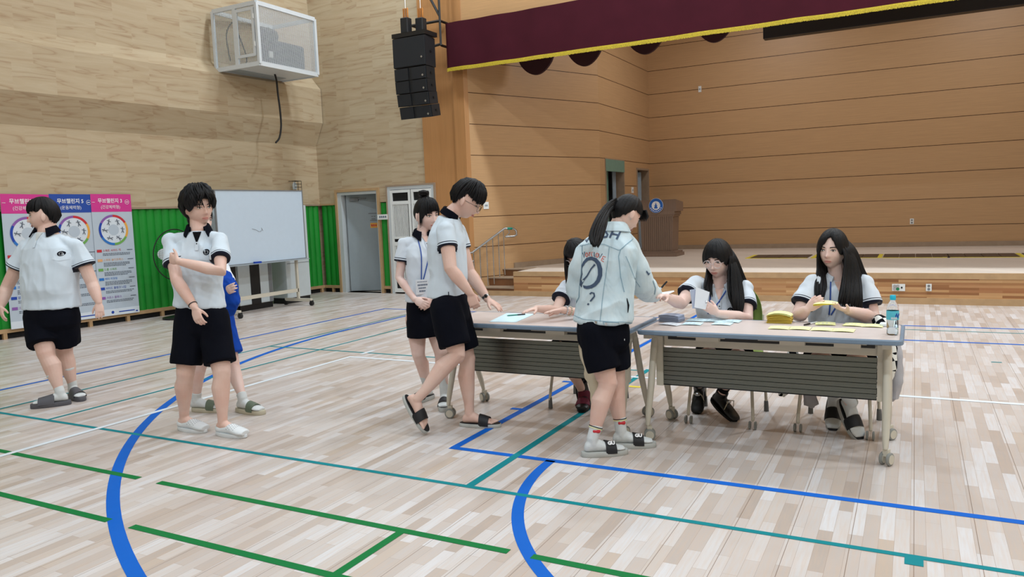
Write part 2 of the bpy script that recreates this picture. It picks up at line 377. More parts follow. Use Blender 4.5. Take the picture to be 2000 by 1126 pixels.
def text_mesh(s, size, extrude=0.0, bold=0.0, sx=1.0):
    cu = bpy.data.curves.new('t', 'FONT'); cu.body = s; cu.size = size; cu.extrude = extrude; cu.offset = bold; cu.align_x = 'CENTER'; cu.align_y = 'CENTER'; cu.resolution_u = 3
    o = bpy.data.objects.new('t', cu); COL.objects.link(o)
    dg = bpy.context.evaluated_depsgraph_get(); me = bpy.data.meshes.new_from_object(o.evaluated_get(dg))
    vs = [(v.co.x * sx, v.co.y, v.co.z) for v in me.vertices]; fs = [list(p.vertices) for p in me.polygons]
    bpy.data.objects.remove(o); bpy.data.curves.remove(cu); bpy.data.meshes.remove(me)
    return vs, fs
def frame(o, x, y, z):
    T = Matrix((x, y, z)).transposed().to_4x4(); T.translation = V(o); return T

# ================================================================ THE SETTING
# floor with its painted court lines
fl = MB(); fl.bb((-14, -14, -0.1), (11, 12.2, 0.0))
def strip(x0, y0, x1, y1, mi, z=0.0012):
    z += mi * .0002 + (.0001 if abs(x1 - x0) < abs(y1 - y0) else 0); fl.mat(mi).add([(x0, y0, z), (x1, y0, z), (x1, y1, z), (x0, y1, z)], [(0, 1, 2, 3)])
def hl(y, x0, x1, wd, mi, z=0.0012): strip(x0, y - wd / 2, x1, y + wd / 2, mi, z)
def vl(x, y0, y1, wd, mi, z=0.0012): strip(x - wd / 2, y0, x + wd / 2, y1, mi, z)
def arc(cx, cy, r, wd, a0, a1, mi, z=0.0014, n=90):
    vs = []; fs = []
    for i in range(n + 1):
        a = a0 + (a1 - a0) * i / n
        for rr in (r - wd / 2, r + wd / 2): vs.append((cx + rr * math.cos(a), cy + rr * math.sin(a), z))
    z += mi * .0002 + .00025
    for i in range(n): fs.append((2 * i, 2 * i + 1, 2 * i + 3, 2 * i + 2))
    fl.mat(mi).add(vs, fs)
BL, TE, GR, WH, YE = 1, 2, 3, 4, 5
hl(3.465, -6.86, 8, .036, TE); vl(-2.16, 3.465, 6.7, .05, TE)
vl(-6.84, 2.5, 9.6, .035, TE); hl(6.61, -6.84, -4.3, .035, TE); hl(6.63, -2.4, -2.14, .03, TE)
vl(-6.05, 3.47, 9.6, .035, TE); hl(9.63, -6.84, 8, .03, TE)
def gaps(f, c, a, b, cuts, *r):
    x = a
    for k0, k1 in cuts: f(c, x, k0, *r); x = k1
    f(c, x, b, *r)
gaps(hl, 2.838, -9, 8, [(-4.08, -3.90), (-1.575, -1.46)], .045, GR)
gaps(hl, 2.345, -9, 8, [(-3.64, -3.46)], .045, GR)
vl(-2.15, 2.345, 2.838, .045, GR)
hl(4.03, -2.635, 8, .052, BL); vl(-2.61, 4.03, 12, .055, BL, 0.0013)
for ty in (5.03, 6.0, 6.9): hl(ty, -2.72, -2.6, .05, BL)
vl(-7.65, -3, 9.95, .05, BL); hl(9.93, -7.65, 8, .05, BL); hl(8.91, -5.3, 8, .05, BL)
vl(-5.40, 1.0, 6.39, .05, WH); hl(6.36, -5.42, 8, .05, WH); vl(-5.38, 6.52, 6.75, .05, WH)
arc(-.12, 8.0, 6.635, .068, PI, 1.5 * PI + .6, BL); vl(-6.75, 8.0, 11, .05, BL)
arc(-.12, 4.03, 1.80, .062, PI, 2 * PI, BL)
hl(6.005, -2.11, -2.01, .05, YE); strip(-.02, 3.38, .05, 3.45, TE); strip(.62, 7.9, .7, 7.93, TE)
struct('floor', fl, ['floor', 'blue', 'teal', 'green_l', 'white_l', 'yellow_l'])

struct('ceiling', MB().bb((-14, -14, 9.0), (11, 19, 9.15)), 'ceil')
struct('wall_rear', MB().bb((-14, -14.2, 0), (11, -14, 9)), 'backpanel')
struct('wall_right', MB().bb((8, -14, 0), (8.2, 12, 9)), 'backpanel')

# left wall: built in its own frame, s along the wall towards the camera, o out into the hall
LC = V((-10.74, 12.0, 0)); LU = V((-0.41, -6.13, 0)).normalized(); LN = V((-LU.y, LU.x, 0))
TL = frame(LC, LU, LN, V((0, 0, 1)))
if (TL.to_3x3() @ V((0, 1, 0))).x < 0: LN = -LN; TL = frame(LC, LU, LN, V((0, 0, 1)))
wl = MB(); wl.bb((-.3, -.2, 1.78), (27, 0, 9), T=TL)
wl.bb((-.3, -.2, 0), (27, -.1, 1.78), T=TL)
struct('wall_left', wl, 'ply')
bm_ = MB()
prof = [(0.0, 4.32), (0.24, 4.06), (0.24, 3.40), (0.0, 2.92)]
bm_.prism([TL @ V((-.0, o - .02, z)) for o, z in prof], TL.to_3x3() @ V((27, 0, 0)))
struct('trim_1', bm_, 'ply')
struct('trim_2', MB().bb((0, -.02, 1.765), (27, .012, 1.795), T=TL), 'trimg')
def ribs(T, s0, s1, z0=.13, z1=1.765, pitch=.135, depth=.035):
    mb = MB(); n = max(2, int((s1 - s0) / pitch * 8)); rows = []
    for i in range(n + 1):
        s_ = s0 + (s1 - s0) * i / n; o = -.05 + depth * abs(math.sin(PI * (s_ / pitch))) ** 0.7
        rows.append((s_, o))
    mb.loft([[T @ V((s_, o, z)) for s_, o in rows] for z in (z0, z1)], False, False, closed=False)
    return mb
struct('trim_3', ribs(TL, 0.02, 18), 'pad', smooth=True)
bs = MB(); bs.bb((0, -.06, .085), (18, .015, .14), T=TL)
for k in range(30): bs.bb((.05 + k * .6, -.06, 0), (.1 + k * .6, .01, .09), T=TL)
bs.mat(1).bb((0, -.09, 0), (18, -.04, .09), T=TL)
struct('baseboard_left', bs, ['trimw', 'dark'])

# door wall (plane y = 12), orange wood panel, header above the stage opening
dw = MB(); YD = 12.0
dw.bb((-10.8, YD, 2.05), (-8.12, YD + .2, 9)); dw.bb((-10.76, YD, 1.78), (-10.31, YD + .2, 2.05)); dw.bb((-9.22, YD, 1.78), (-9.02, YD + .2, 2.05))
dw.bb((-10.8, YD + .12, 0), (-10.31, YD + .2, 1.78)); dw.bb((-9.22, YD + .12, 0), (-9.02, YD + .2, 1.78))
struct('wall_back', dw, 'ply')
TD = frame((-10.74, YD, 0), V((1, 0, 0)), V((0, -1, 0)), V((0, 0, 1)))
struct('trim_4', ribs(TD, 0.02, .43), 'pad', smooth=True); struct('trim_5', ribs(TD, 1.52, 1.72), 'pad', smooth=True)
b2 = MB(); b2.bb((0, -.06, .085), (.43, .015, .14), T=TD); b2.bb((1.52, -.06, .085), (1.72, .015, .14), T=TD); b2.bb((.2, -.06, 0), (.24, .01, .09), T=TD)
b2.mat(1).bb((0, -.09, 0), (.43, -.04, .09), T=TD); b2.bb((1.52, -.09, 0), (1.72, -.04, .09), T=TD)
b2.mat(0).bb((0, -.01, 1.765), (.43, .012, 1.795), T=TD)
struct('baseboard_back', b2, ['trimw', 'dark'])
SD = V((.404, .915, 0)).normalized(); SP = V((-7.12, 12.0, 0)); SE = SP + SD * ((15.0 - 12.0) / SD.y)
op = MB(); op.prism([V((-8.12, YD - .02, 0)), V((-7.46, YD - .02, 0)), V((-7.40, YD - .05, 0)), V((-7.18, YD - .05, 0)), V((-7.12, YD, 0)), V((-7.12, YD + .2, 0)), V((-8.12, YD + .2, 0))], (0, 0, 9))
struct('wall_column', op, 'stagev')
struct('wall_header', MB().bb((-7.4, YD - .04, 4.35), (8, YD + .2, 9)), 'header')
SX = -5.81; SYB = 18.4; ZS = .43
sw = MB(); sw.prism([SP, SE, SE + V((-.3, 0, 0)), SP + V((-.3, .2, 0))], (0, 0, 9)); struct('wall_splay', sw, 'stage')
# side wall of the stage with two doorways
ss = MB()
def xw(y0, y1, z0, z1): ss.bb((SX - .2, y0, z0), (SX, y1, z1))
xw(15.0, 15.32, 0, 9); xw(15.32, 16.51, 2.55, 9); xw(16.51, 17.38, 0, 9); xw(17.38, 18.3, 2.41, 9); xw(18.3, 18.6, 0, 9)
struct('wall_stage_side', ss, 'stage')
struct('wall_stage_back', MB().bb((SX - .2, SYB, 0), (9, SYB + .2, 9)), 'stage')
struct('wall_backstage', MB().bb((-8.6, 15.1, 0), (-8.5, 18.6, 4)).bb((-8.6, 15.0, 0), (-6.0, 15.1, 4)).bb((-8.6, 18.5, 0), (-6.0, 18.6, 4)).bb((-8.6, 15, 3.9), (-6, 18.6, 4)), 'grey')
tr = MB()
for y0, y1, zt in ((15.32, 16.51, 2.55), (17.38, 18.3, 2.41)):
    for yy in (y0, y1 - .04): tr.bb((SX - .21, yy, ZS), (SX + .015, yy + .04, zt))
    tr.bb((SX - .21, y0, zt - .04), (SX + .015, y1, zt))
struct('trim_6', tr, 'trimg')
# stage floor, riser, ledge
st = MB(); st.prism([V((-6.30, 12.0, 0)), V((9, 12.0, 0)), V((9, 18.4, 0)), V((-8.5, 18.4, 0)), V((-8.5, 15.1, 0)), V((-5.9, 15.0, 0)), V((-6.72, 12.86, 0)), V((-6.30, 12.86, 0))], (0, 0, ZS))
struct('floor_stage', st, 'slab')
struct('wall_stage_front', MB().bb((-6.30, 11.975, .09), (9, 12.0, .355)).bb((-6.325, 11.975, 0), (-6.30, 12.86, .40)), 'strips')
struct('trim_7', MB().bb((-6.32, 11.96, .355), (9, 12.02, ZS + .004)), 'trimw')
struct('baseboard_stage', MB().bb((-7.3, 11.955, 0), (9, 11.985, .09)), 'trimw')
sb = MB(); sb.bb((SX, SYB - .02, ZS), (9, SYB, ZS + .1)); sb.bb((SX, 16.51, ZS), (SX + .02, 17.38, ZS + .1))
sb.prism([SP + SD * .9, SE, SE + V((.03, 0, 0)), SP + SD * .9 + V((.03, 0, 0))], (0, 0, ZS + .1))
struct('baseboard_stage_back', sb, 'trimg')
stp = MB()
for k, (y0, z1) in enumerate(((11.98, .13), (12.28, .28), (12.60, .415))):
    stp.mat(1).bb((-7.25 + .13 * k, y0, 0), (-6.32, 12.95, z1)); stp.mat(0).bb((-7.27 + .13 * k, y0 - .03, z1), (-6.32, 12.95, z1 + .018))
struct('floor_stair', stp, ['trimg', 'woodd'])

# ---- doors
def part(mb, name, mats, parent, smooth=False): return mb.build(name, mats, parent, smooth)
d1 = bpy.data.objects.new('door_1', None); d1.location = (-9.75, YD, 0); COL.objects.link(d1); ORG['door_1'] = V(d1.location); d1['kind'] = 'structure'
f = MB()
for x in (-10.31, -9.26): f.bb((x, YD - .04, 0), (x + .05, YD + .2, 2.06))
f.bb((-10.31, YD - .04, 2.01), (-9.21, YD + .2, 2.06)); part(f, 'outer_trim', 'trimw', d1)
f = MB(); f.bb((-10.26, YD - .015, 0), (-10.17, YD + .22, 2.01)); f.bb((-9.29, YD - .015, 0), (-9.26, YD + .22, 2.01)); f.bb((-10.26, YD - .015, 1.95), (-9.26, YD + .22, 2.01)); part(f, 'door_frame', 'doorf', d1)
Rd = rotz(math.radians(24)); hg = V((-10.12, YD + .08, 0))
leaf = MB(); Tl = frame(hg, Rd @ V((1, 0, 0)), Rd @ V((0, 1, 0)), V((0, 0, 1)))
leaf.bb((0, 0, .02), (.93, .04, 1.95), T=Tl); lf = part(leaf, 'door_leaf', 'door', d1)
part(MB().bb((.08, -.05, 1.83), (.26, 0, 1.88), T=Tl).bb((.2, -.06, 1.86), (.42, -.045, 1.875), T=Tl), 'door_closer', 'grey', lf)
part(MB().tube([Tl @ V(p) for p in ((.86, 0, .88), (.86, -.05, .9), (.86, -.05, 1.18), (.86, 0, 1.2))], .01, 8), 'door_handle', 'black', lf)
sg = MB(); sg.bb((.47, -.003, 1.28), (.62, 0, 1.38), T=Tl); sg.mat(1)
for a, b, wd in ((.44, 1.56, .2), (.5, 1.50, .03), (.55, 1.50, .03), (.5, 1.45, .08), (.47, 1.42, .14)): sg.bb((a, -.003, b), (a + wd, 0, b + .018), T=Tl)
for a in (.49, .53, .57): sg.mat(2).bb((a, -.005, 1.31), (a + .025, -.003, 1.35), T=Tl)
part(sg, 'door_sticker', ['orange', 'grey', 'red'], lf)
bk = MB(); bk.bb((-10.5, 13.6, 0), (-9.0, 13.65, 2.4)); bk.bb((-10.6, 12.2, 2.3), (-8.9, 13.6, 2.4)); bk.bb((-10.6, 12.2, 0), (-10.55, 13.6, 2.4)); bk.bb((-8.95, 12.2, 0), (-8.9, 13.6, 2.4))
struct('wall_corridor', bk, 'grey'); struct('floor_corridor', MB().bb((-10.6, 12.0, -.1), (-7.8, 13.6, 0.0)), 'slab')
g1 = bpy.data.objects.new('door_2', None); g1.location = (-8.45, YD, 0); COL.objects.link(g1); ORG['door_2'] = V(g1.location); g1['kind'] = 'structure'
f = MB()
for x in (-9.02, -7.92): f.bb((x, YD - .06, 0), (x + .03, YD + .02, 2.09))
f.bb((-9.02, YD - .06, 2.06), (-7.89, YD + .02, 2.09)); part(f, 'outer_trim', 'trimg', g1)
f = MB()
for x in (-8.99, -7.98): f.bb((x, YD - .05, 0), (x + .06, YD, 2.06))
f.bb((-8.99, YD - .05, 2.0), (-7.92, YD, 2.06)); part(f, 'door_frame', 'doorf', g1)
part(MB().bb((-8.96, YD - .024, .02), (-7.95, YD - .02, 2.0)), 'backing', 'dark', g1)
for x0, x1 in ((-8.93, -8.46), (-8.44, -7.98)):
    f = MB()
    for a in (x0, x1 - .05): f.bb((a, YD - .05, .03), (a + .05, YD - .03, 1.99))
    for z0, z1 in ((.03, .1), (.26, .3), (.93, 1.0), (1.06, 1.1), (1.72, 1.78), (1.94, 1.99)): f.bb((x0, YD - .05, z0), (x1, YD - .03, z1))
    n = 10
    for k in range(n):
        a = x0 + .06 + k * (x1 - x0 - .12) / n; f.bb((a, YD - .045, 1.1), (a + .02, YD - .032, 1.72)); f.bb((a, YD - .045, .3), (a + .02, YD - .032, .93))
    part(f, 'gate_leaf', 'white', g1)
def wallthing(name, mb, mats, label, cat, group=None, smooth=False): return mb.build(name, mats, None, smooth, tag=(label, cat, group))
s_ = MB(); s_.bb((-9.24, YD - .07, 1.44), (-9.0, YD - .05, 1.54)); s_.mat(1)
for k in range(4): s_.bb((-9.19 + k * .045, YD - .073, 1.475), (-9.165 + k * .045, YD - .07, 1.51))
wallthing('door_sign', s_, ['white', 'ink'], 'small white name sign between the open grey door and the slatted gate', 'sign')

# ---- stage furnishings
cu = thing('doorway_curtain', (SX - .1, 15.9, ZS), 'sage green curtain tied back in the first stage doorway under a green pelmet', 'curtain')
f = MB(); f.bb((SX - .03, 15.33, 2.28), (SX + .02, 16.50, 2.53)); part(f, 'pelmet', 'curtain', cu)
def folds(x, y0, y1, z0, z1, amp, n=40, fr=9):
    mb = MB(); rows = [V((x + amp * math.sin(fr * 2 * PI * i / n), y0 + (y1 - y0) * i / n, 0)) for i in range(n + 1)]
    rows = rows + [p + V((-.01, 0, 0)) for p in rows[::-1]]
    mb.loft([[p + V((0, 0, z)) for p in rows] for z in (z0, z1)]); return mb
part(folds(SX - .12, 15.36, 15.8, ZS + .02, 2.3, .03, fr=5), 'drape', 'curtain', cu, True)
part(folds(SX - .16, 16.2, 16.4, ZS + .02, 2.3, .03, fr=2), 'lining', 'sheer', cu, True)
cu2 = thing('doorway_curtain', (SX - .1, 17.8, ZS), 'grey white curtain in the far stage doorway beside the lectern', 'curtain')
part(folds(SX - .12, 17.6, 18.05, ZS + .06, 2.33, .04, fr=4), 'drape', 'sheer', cu2, True)

pd = thing('lectern', (-4.88, 16.1, ZS), 'dark walnut lectern with a round blue emblem on the stage', 'lectern')
x0, x1 = -5.22, -4.50; yf = 15.8
f = MB(); f.bb((x0 - .08, yf - .08, ZS), (x1 + .08, yf + .55, ZS + .07)); f.bb((x0 - .05, yf - .05, ZS + .07), (x1 + .05, yf + .52, ZS + .11)); part(f, 'plinth', 'podium', pd)
f = MB(); f.prism([V((x0 + .03, yf, ZS + .1)), V((x1 - .03, yf, ZS + .1)), V((x1, yf, ZS + .88)), V((x0, yf, ZS + .88))], (0, .45, 0)); part(f, 'body', 'podium', pd)
f = MB()
for k in range(14): f.bb((x0 + .06 + k * .045, yf - .012, ZS + .13), (x0 + .085 + k * .045, yf, ZS + .85))
part(f, 'fluting', 'podium', pd)
f = MB(); f.bb((x0 - .04, yf - .03, ZS + .88), (x1 + .04, yf + .48, ZS + .95)); f.bb((x0 - .02, yf - .015, ZS + .84), (x1 + .02, yf + .46, ZS + .88)); f.prism([V((x0 - .08, yf - .03, ZS + .95)), V((x0 - .08, yf + .5, ZS + .95)), V((x0 - .08, yf + .5, ZS + 1.14)), V((x0 - .08, yf - .06, ZS + 1.2))], (x1 - x0 + .16, 0, 0)); part(f, 'desk', 'podium', pd)
e = MB(); ec = V((-4.84, yf - .07, ZS + 1.08)); RE = Matrix.Rotation(PI / 2, 3, 'X')
def ringdisc(mb, c, r, R, th=.01, seg=32): return mb.lathe(c, [(.001, 0), (r, 0), (r, th), (.001, th)], seg, R)
e.mat(0); ringdisc(e, ec, .155, RE, .01); e.mat(1); ringdisc(e, ec + V((0, -.01, 0)), .15, RE, .004); e.mat(0); ringdisc(e, ec + V((0, -.014, 0)), .092, RE, .003)
e.mat(1)
for a, b, c_, d in ((-.035, -.06, .035, -.03), (-.025, -.028, .025, .0), (-.035, .002, .035, .01), (-.012, .01, .012, .04), (-.004, .04, .004, .065)): e.bb((ec.x + a, ec.y - .021, ec.z + b), (ec.x + c_, ec.y - .017, ec.z + d))
e.mat(0)
for k in range(8):
    an = math.radians(205 + k * 18.5); e.box((ec.x + .121 * math.cos(an), ec.y - .016, ec.z + .121 * math.sin(an)), (.02, .004, .02))
part(e, 'emblem', ['txtw', 'emb'], pd)

for i, (xa, n) in enumerate([(-2.80, 4), (-1.62, 4), (-.50, 4), (.52, 4), (1.66, 3)]):
    g = thing('floor_grate', (xa + .5, 15.5, ZS), ['brown floor grate in the stage, leftmost of the row', 'second brown floor grate from the lectern side', 'middle brown floor grate of the stage row', 'fourth brown floor grate from the lectern side', 'brown floor grate at the right end of the stage row'][i], 'grate', 'floor grates across the stage')
    for k in range(n):
        f = MB(); f.bb((xa + k * .26, 15.1, ZS), (xa + k * .26 + .25, 15.95, ZS + .012)); part(f, 'grate_panel', 'vent', g)
    part(MB().bb((xa - .09, 15.05, ZS), (xa - .02, 16.0, ZS + .008)).bb((xa - .02, 15.05, ZS), (xa + n * .26, 15.09, ZS + .006)), 'yellow_tape', 'yellow_l', g)

def socket(name, c, wdt, h, axis, label, cat, kind):
    """small wall plate; axis: unit normal out of the wall"""
    a = V(axis).normalized(); xx = V((0, 0, 1)).cross(a).normalized(); T = frame(V(c), xx, a, V((0, 0, 1)))
    t = thing(name, c, label, cat)
    part(MB().rbox((0, .005, 0), (wdt, .012, h), .003, T=T), 'plate', 'white', t)
    if kind == 'quad':
        for k, (u, v) in enumerate(((-.3, .2), (-.06, .2), (-.3, -.2), (-.06, -.2))):
            b = MB(); b.lathe(T @ V((u * wdt, .012, v * h)), [(.001, 0), (.022, 0), (.022, .005), (.001, .005)], 16, (T.to_3x3() @ Matrix.Rotation(-PI / 2, 3, 'X')))
            part(b, 'outlet', 'greens' if k == 3 else 'silver', t)
        part(MB().bb((.18 * wdt, .01, -.12 * h), (.3 * wdt, .014, .12 * h), T=T), 'data_port', 'dark', t)
    elif kind == 'duo':
        for v in (.22, -.22):
            b = MB(); b.lathe(T @ V((0, .012, v * h)), [(.001, 0), (.017, 0), (.017, .004), (.001, .004)], 16, (T.to_3x3() @ Matrix.Rotation(-PI / 2, 3, 'X'))); part(b, 'outlet', 'grey', t)
    else: part(MB().bb((-.25 * wdt, .01, -.12 * h), (.25 * wdt, .016, .12 * h), T=T), 'switch_key', 'door', t)
    return t
socket('wall_socket', ony(1755, 561, 11.97), .165, .10, (0, -1, 0), 'wide white socket plate with four outlets on the stage front', 'socket', 'quad')
socket('wall_socket', ony(1814, 561, 11.97), .07, .10, (0, -1, 0), 'narrow white socket plate on the stage front, right of the wide one', 'socket', 'duo')
socket('wall_socket', ony(1781, 432, SYB), .075, .12, (0, -1, 0), 'white socket plate low on the orange stage back wall', 'socket', 'duo')
socket('wall_sensor', ony(1367, 174, SYB), .07, .14, (0, -1, 0), 'small white sensor high on the stage back wall', 'sensor', 'sw')
socket('light_switch', onx(1235, 371, SX), .14, .14, (1, 0, 0), 'white switch plate between the two stage doorways', 'switch', 'sw')
NS = V((SD.y, -SD.x, 0)).normalized()
socket('light_switch', onplane(949, 401, SP, NS), .12, .13, tuple(NS), 'white switch plate on the orange wall above the stair handrail', 'switch', 'sw')
socket('wall_socket', TL @ V((4.17, .012, .55)), .08, .13, tuple(LN), 'white double socket on the green wall pad beside the poster numbered 3', 'socket', 'duo')
socket('wall_socket', TL @ V((2.95, .012, .45)), .08, .13, tuple(LN), 'white socket on the green wall pad behind the floor fan', 'socket', 'duo')

# handrail
hr = thing('stair_handrail', onplane(925, 556, SP + NS * .14, NS), 'stainless steel stair handrail with green grip tape beside the stage', 'handrail')
PR = SP + NS * .14
def RP(px, py): return onplane(px, py, PR, NS)
top = [(912, 495), (922, 493), (985, 446), (1003, 446), (1008, 450), (1009, 458), (1004, 461), (988, 462)]
part(MB().tube([RP(*p) for p in top], .021, 10), 'handrail', 'steel', hr, True)
part(MB().tube([RP(912, 495), RP(913, 510), RP(924, 510)], .018, 8), 'end_loop', 'steel', hr, True)
for px, ya, yb in ((925, 494, 560), (937, 484, 556), (950, 474, 556), (962, 465, 554), (973, 457, 540), (983, 449, 536)):
    a, b = RP(px, ya), RP(px + 1.5, yb); b = V((a.x, a.y, b.z)); part(MB().tube([a, b], .009, 8), 'baluster', 'steel', hr, True)
part(MB().tube([RP(993, 446), RP(995, 455), RP(990, 459)], .008, 8), 'end_bracket', 'steel', hr, True)
for a, b in (((991, 446), (999, 446)), ((909, 495), (914, 494.6))): part(MB().tube([RP(*a), RP(*b)], .024, 10), 'grip_tape', 'teal_p', hr, True)

# valance, swags, batten, truss, speakers
vy = 11.82
vz = thing('stage_valance', (0, vy, 4.0), 'long maroon valance with gold fringe across the stage opening', 'curtain')
n = 260; xs = [-7.42 + (8 + 7.42) * i / n for i in range(n + 1)]
def vrow(dy): return [V((x, vy + dy + .018 * noise.noise(V((x * 1.6, 3.1, 0))) * 2 + .006 * math.sin(x * 9), 0)) for x in xs]
r = vrow(0); loop = r + [p + V((0, .012, 0)) for p in r[::-1]]
part(MB().loft([[p + V((0, 0, z)) for p in loop] for z in (4.05, 4.86)]), 'valance_cloth', 'maroon', vz, True)
fr = MB(); fr.loft([[p + V((0, -.006 if q else .0, z)) for q, p in enumerate(loop)] for z in (4.06, 4.085)])
nn = 1300; random.seed(3)
for i in range(nn):
    x = -7.41 + 9.6 * i / nn; y = vy - .012 + .018 * noise.noise(V((x * 1.6, 3.1, 0))) * 2
    fr.box((x, y, 4.045 + random.uniform(-.004, .004)), (.006, .008, .05), rot=Matrix.Rotation(random.uniform(-.12, .12), 3, 'Y'))
part(fr, 'gold_fringe', 'gold', vz)
for i, (pa, pb, sag) in enumerate(((1015, 1083, 20), (1110, 1178, 20), (1228, 1297, 17), (1364, 1430, 15))):
    yb_ = 12.9; a = ony(pa, 200, yb_); b = ony(pb, 200, yb_); zc = [4.13, 4.17, 4.19, 4.20][i]
    m_ = MB(); poly = []
    for k in range(17):
        t = k / 16; poly.append(V((a.x + (b.x - a.x) * t, yb_, zc - .30 * math.sin(PI * t) ** .7 * (sag / 20) + .15)))
    poly += [V((b.x, yb_, 4.6)), V((a.x, yb_, 4.6))]
    m_.loft([[p + V((0, .05 * math.sin(9 * j) * 0, 0)) for j, p in enumerate(poly)], [p + V((0, .06, 0)) for p in poly]])
    wallthing('curtain_swag', m_, 'swag', ['dark maroon swag showing below the valance, leftmost', 'dark swag below the valance, second from left', 'dark swag below the valance in front of the stage corner', 'dark swag below the valance, rightmost beside the black screen case'][i], 'curtain', 'inner swags of the stage curtain')
a = ony(1490, 76, 15.0); b_ = ony(1490, 50, 15.0)
wallthing('screen_case', MB().rbox(((a.x + 8) / 2, 15.1, (a.z + .32 + a.z) / 2), (8 - a.x, .2, .32), .02), 'black', 'long black projection screen case hanging above the stage', 'screen case')

sp = thing('line_array_speaker', (-7.52, 11.0, 3.15), 'black hanging column of loudspeakers beside the stage opening', 'loudspeaker')
def cab(z0, z1, xa, xb, y0, dep, tilt, name, split):
    c = V(((xa + xb) / 2, y0, (z0 + z1) / 2)); R = Matrix.Rotation(tilt, 3, 'X'); w2 = (xb - xa) / 2; h2 = (z1 - z0) / 2 - .0015
    T = frame(c, R @ V((1, 0, 0)), R @ V((0, 1, 0)), R @ V((0, 0, 1))); m_ = MB()
    m_.loft([[T @ V(p) for p in ((-w2, 0, z), (w2, 0, z), (w2 - .03, dep, z * .97), (-w2 + .03, dep, z * .97))] for z in (-h2, h2)])
    o = part(m_, name, 'spk', sp)
    g = MB()
    if split:
        g.box(T @ V((-w2 / 2 - .01, -.01, 0)), (w2 - .05, .02, h2 * 1.9), R); g.box(T @ V((w2 / 2 + .01, -.01, 0)), (w2 - .05, .02, h2 * 1.9), R)
    else: g.box(T @ V((0, -.01, 0)), (w2 * 1.96, .02, h2 * 1.92), R)
    part(g, 'grille', 'spkg', o)
    part(MB().box(T @ V((w2 - .07, -.024, -h2 * .45)), (.028, .006, .028), R @ Matrix.Rotation(PI / 4, 3, 'Y')), 'badge', 'silver', o)
    part(MB().box(T @ V((w2 - .005, dep * .5, 0)), (.01, .04, .03), R), 'rigging_pin', 'black', o)
cab(3.97, 4.46, -7.84, -7.19, 10.8, .34, 0, 'subwoofer_cabinet', False)
zz = 3.96; yy = 10.8
for k in range(4):
    h_ = .205; tl = math.radians(-2.0 - 2.6 * k); cab(zz - h_, zz, -7.84, -7.19, yy + .004 + .012 * k * k, .30, -tl * 1.0, 'array_cabinet', True); zz -= h_ + .002
f = MB(); f.bb((-7.85, 10.79, 4.47), (-7.18, 10.86, 4.54)); f.bb((-7.85, 11.1, 4.47), (-7.18, 11.16, 4.54)); f.bb((-7.85, 10.79, 4.47), (-7.8, 11.16, 4.54)); f.bb((-7.23, 10.79, 4.47), (-7.18, 11.16, 4.54)); part(f, 'flying_frame', 'black', sp)
for x, y in ((-7.62, 10.9), (-7.42, 11.05)):
    h = thing('chain_hoist', (x, y, 4.54), 'black chain hoist with copper hook above the speaker column, ' + ('left' if x < -7.5 else 'right') + ' one', 'hoist', 'chain hoists over the speakers')
    part(MB().rbox((x, y, 4.67), (.15, .14, .25), .02), 'hoist_body', 'spk', h)
    f = MB()
    for dx in (-.04, 0, .04): f.tube([(x + dx, y, 4.79), (x + dx, y, 4.95)], .014, 8)
    part(f, 'hook_block', 'copper', h, True)
    part(MB().tube([(x, y, 4.93), (x, y, 9.0)], .006, 6), 'lifting_chain', 'silver', h)
tb = thing('truss_bracket', (-7.0, 11.6, 4.4), 'black steel truss bracket on the wall behind the speaker column', 'bracket')
def bar(mb, a, b, t=.035): return mb.tube([a, b], t * .7, 4, False, False)
A_ = ony(862, 88, 11.72); 
f = MB(); X1 = A_.x - .01; 
for y in (11.72,):
    bar(f, (X1, y, A_.z), (X1, y, 6.4)); bar(f, (X1, y, A_.z + .02), (X1 - .55, y, A_.z - .04)); bar(f, (X1, y, A_.z + .42), (X1 - .6, y, A_.z + .42)); bar(f, (X1, y, A_.z + .5), (X1 - .3, y, A_.z + 1.05)); bar(f, (X1 - .6, y, A_.z + .9), (X1, y, A_.z + .9))
bar(f, (X1, 11.72, A_.z), (X1, 11.97, A_.z)); bar(f, (X1, 11.72, A_.z + .42), (X1, 11.97, A_.z + .42)); bar(f, (X1 - .6, 11.72, A_.z + .42), (X1 - .6, 11.97, A_.z + .42))
part(f, 'truss_frame', 'black', tb)

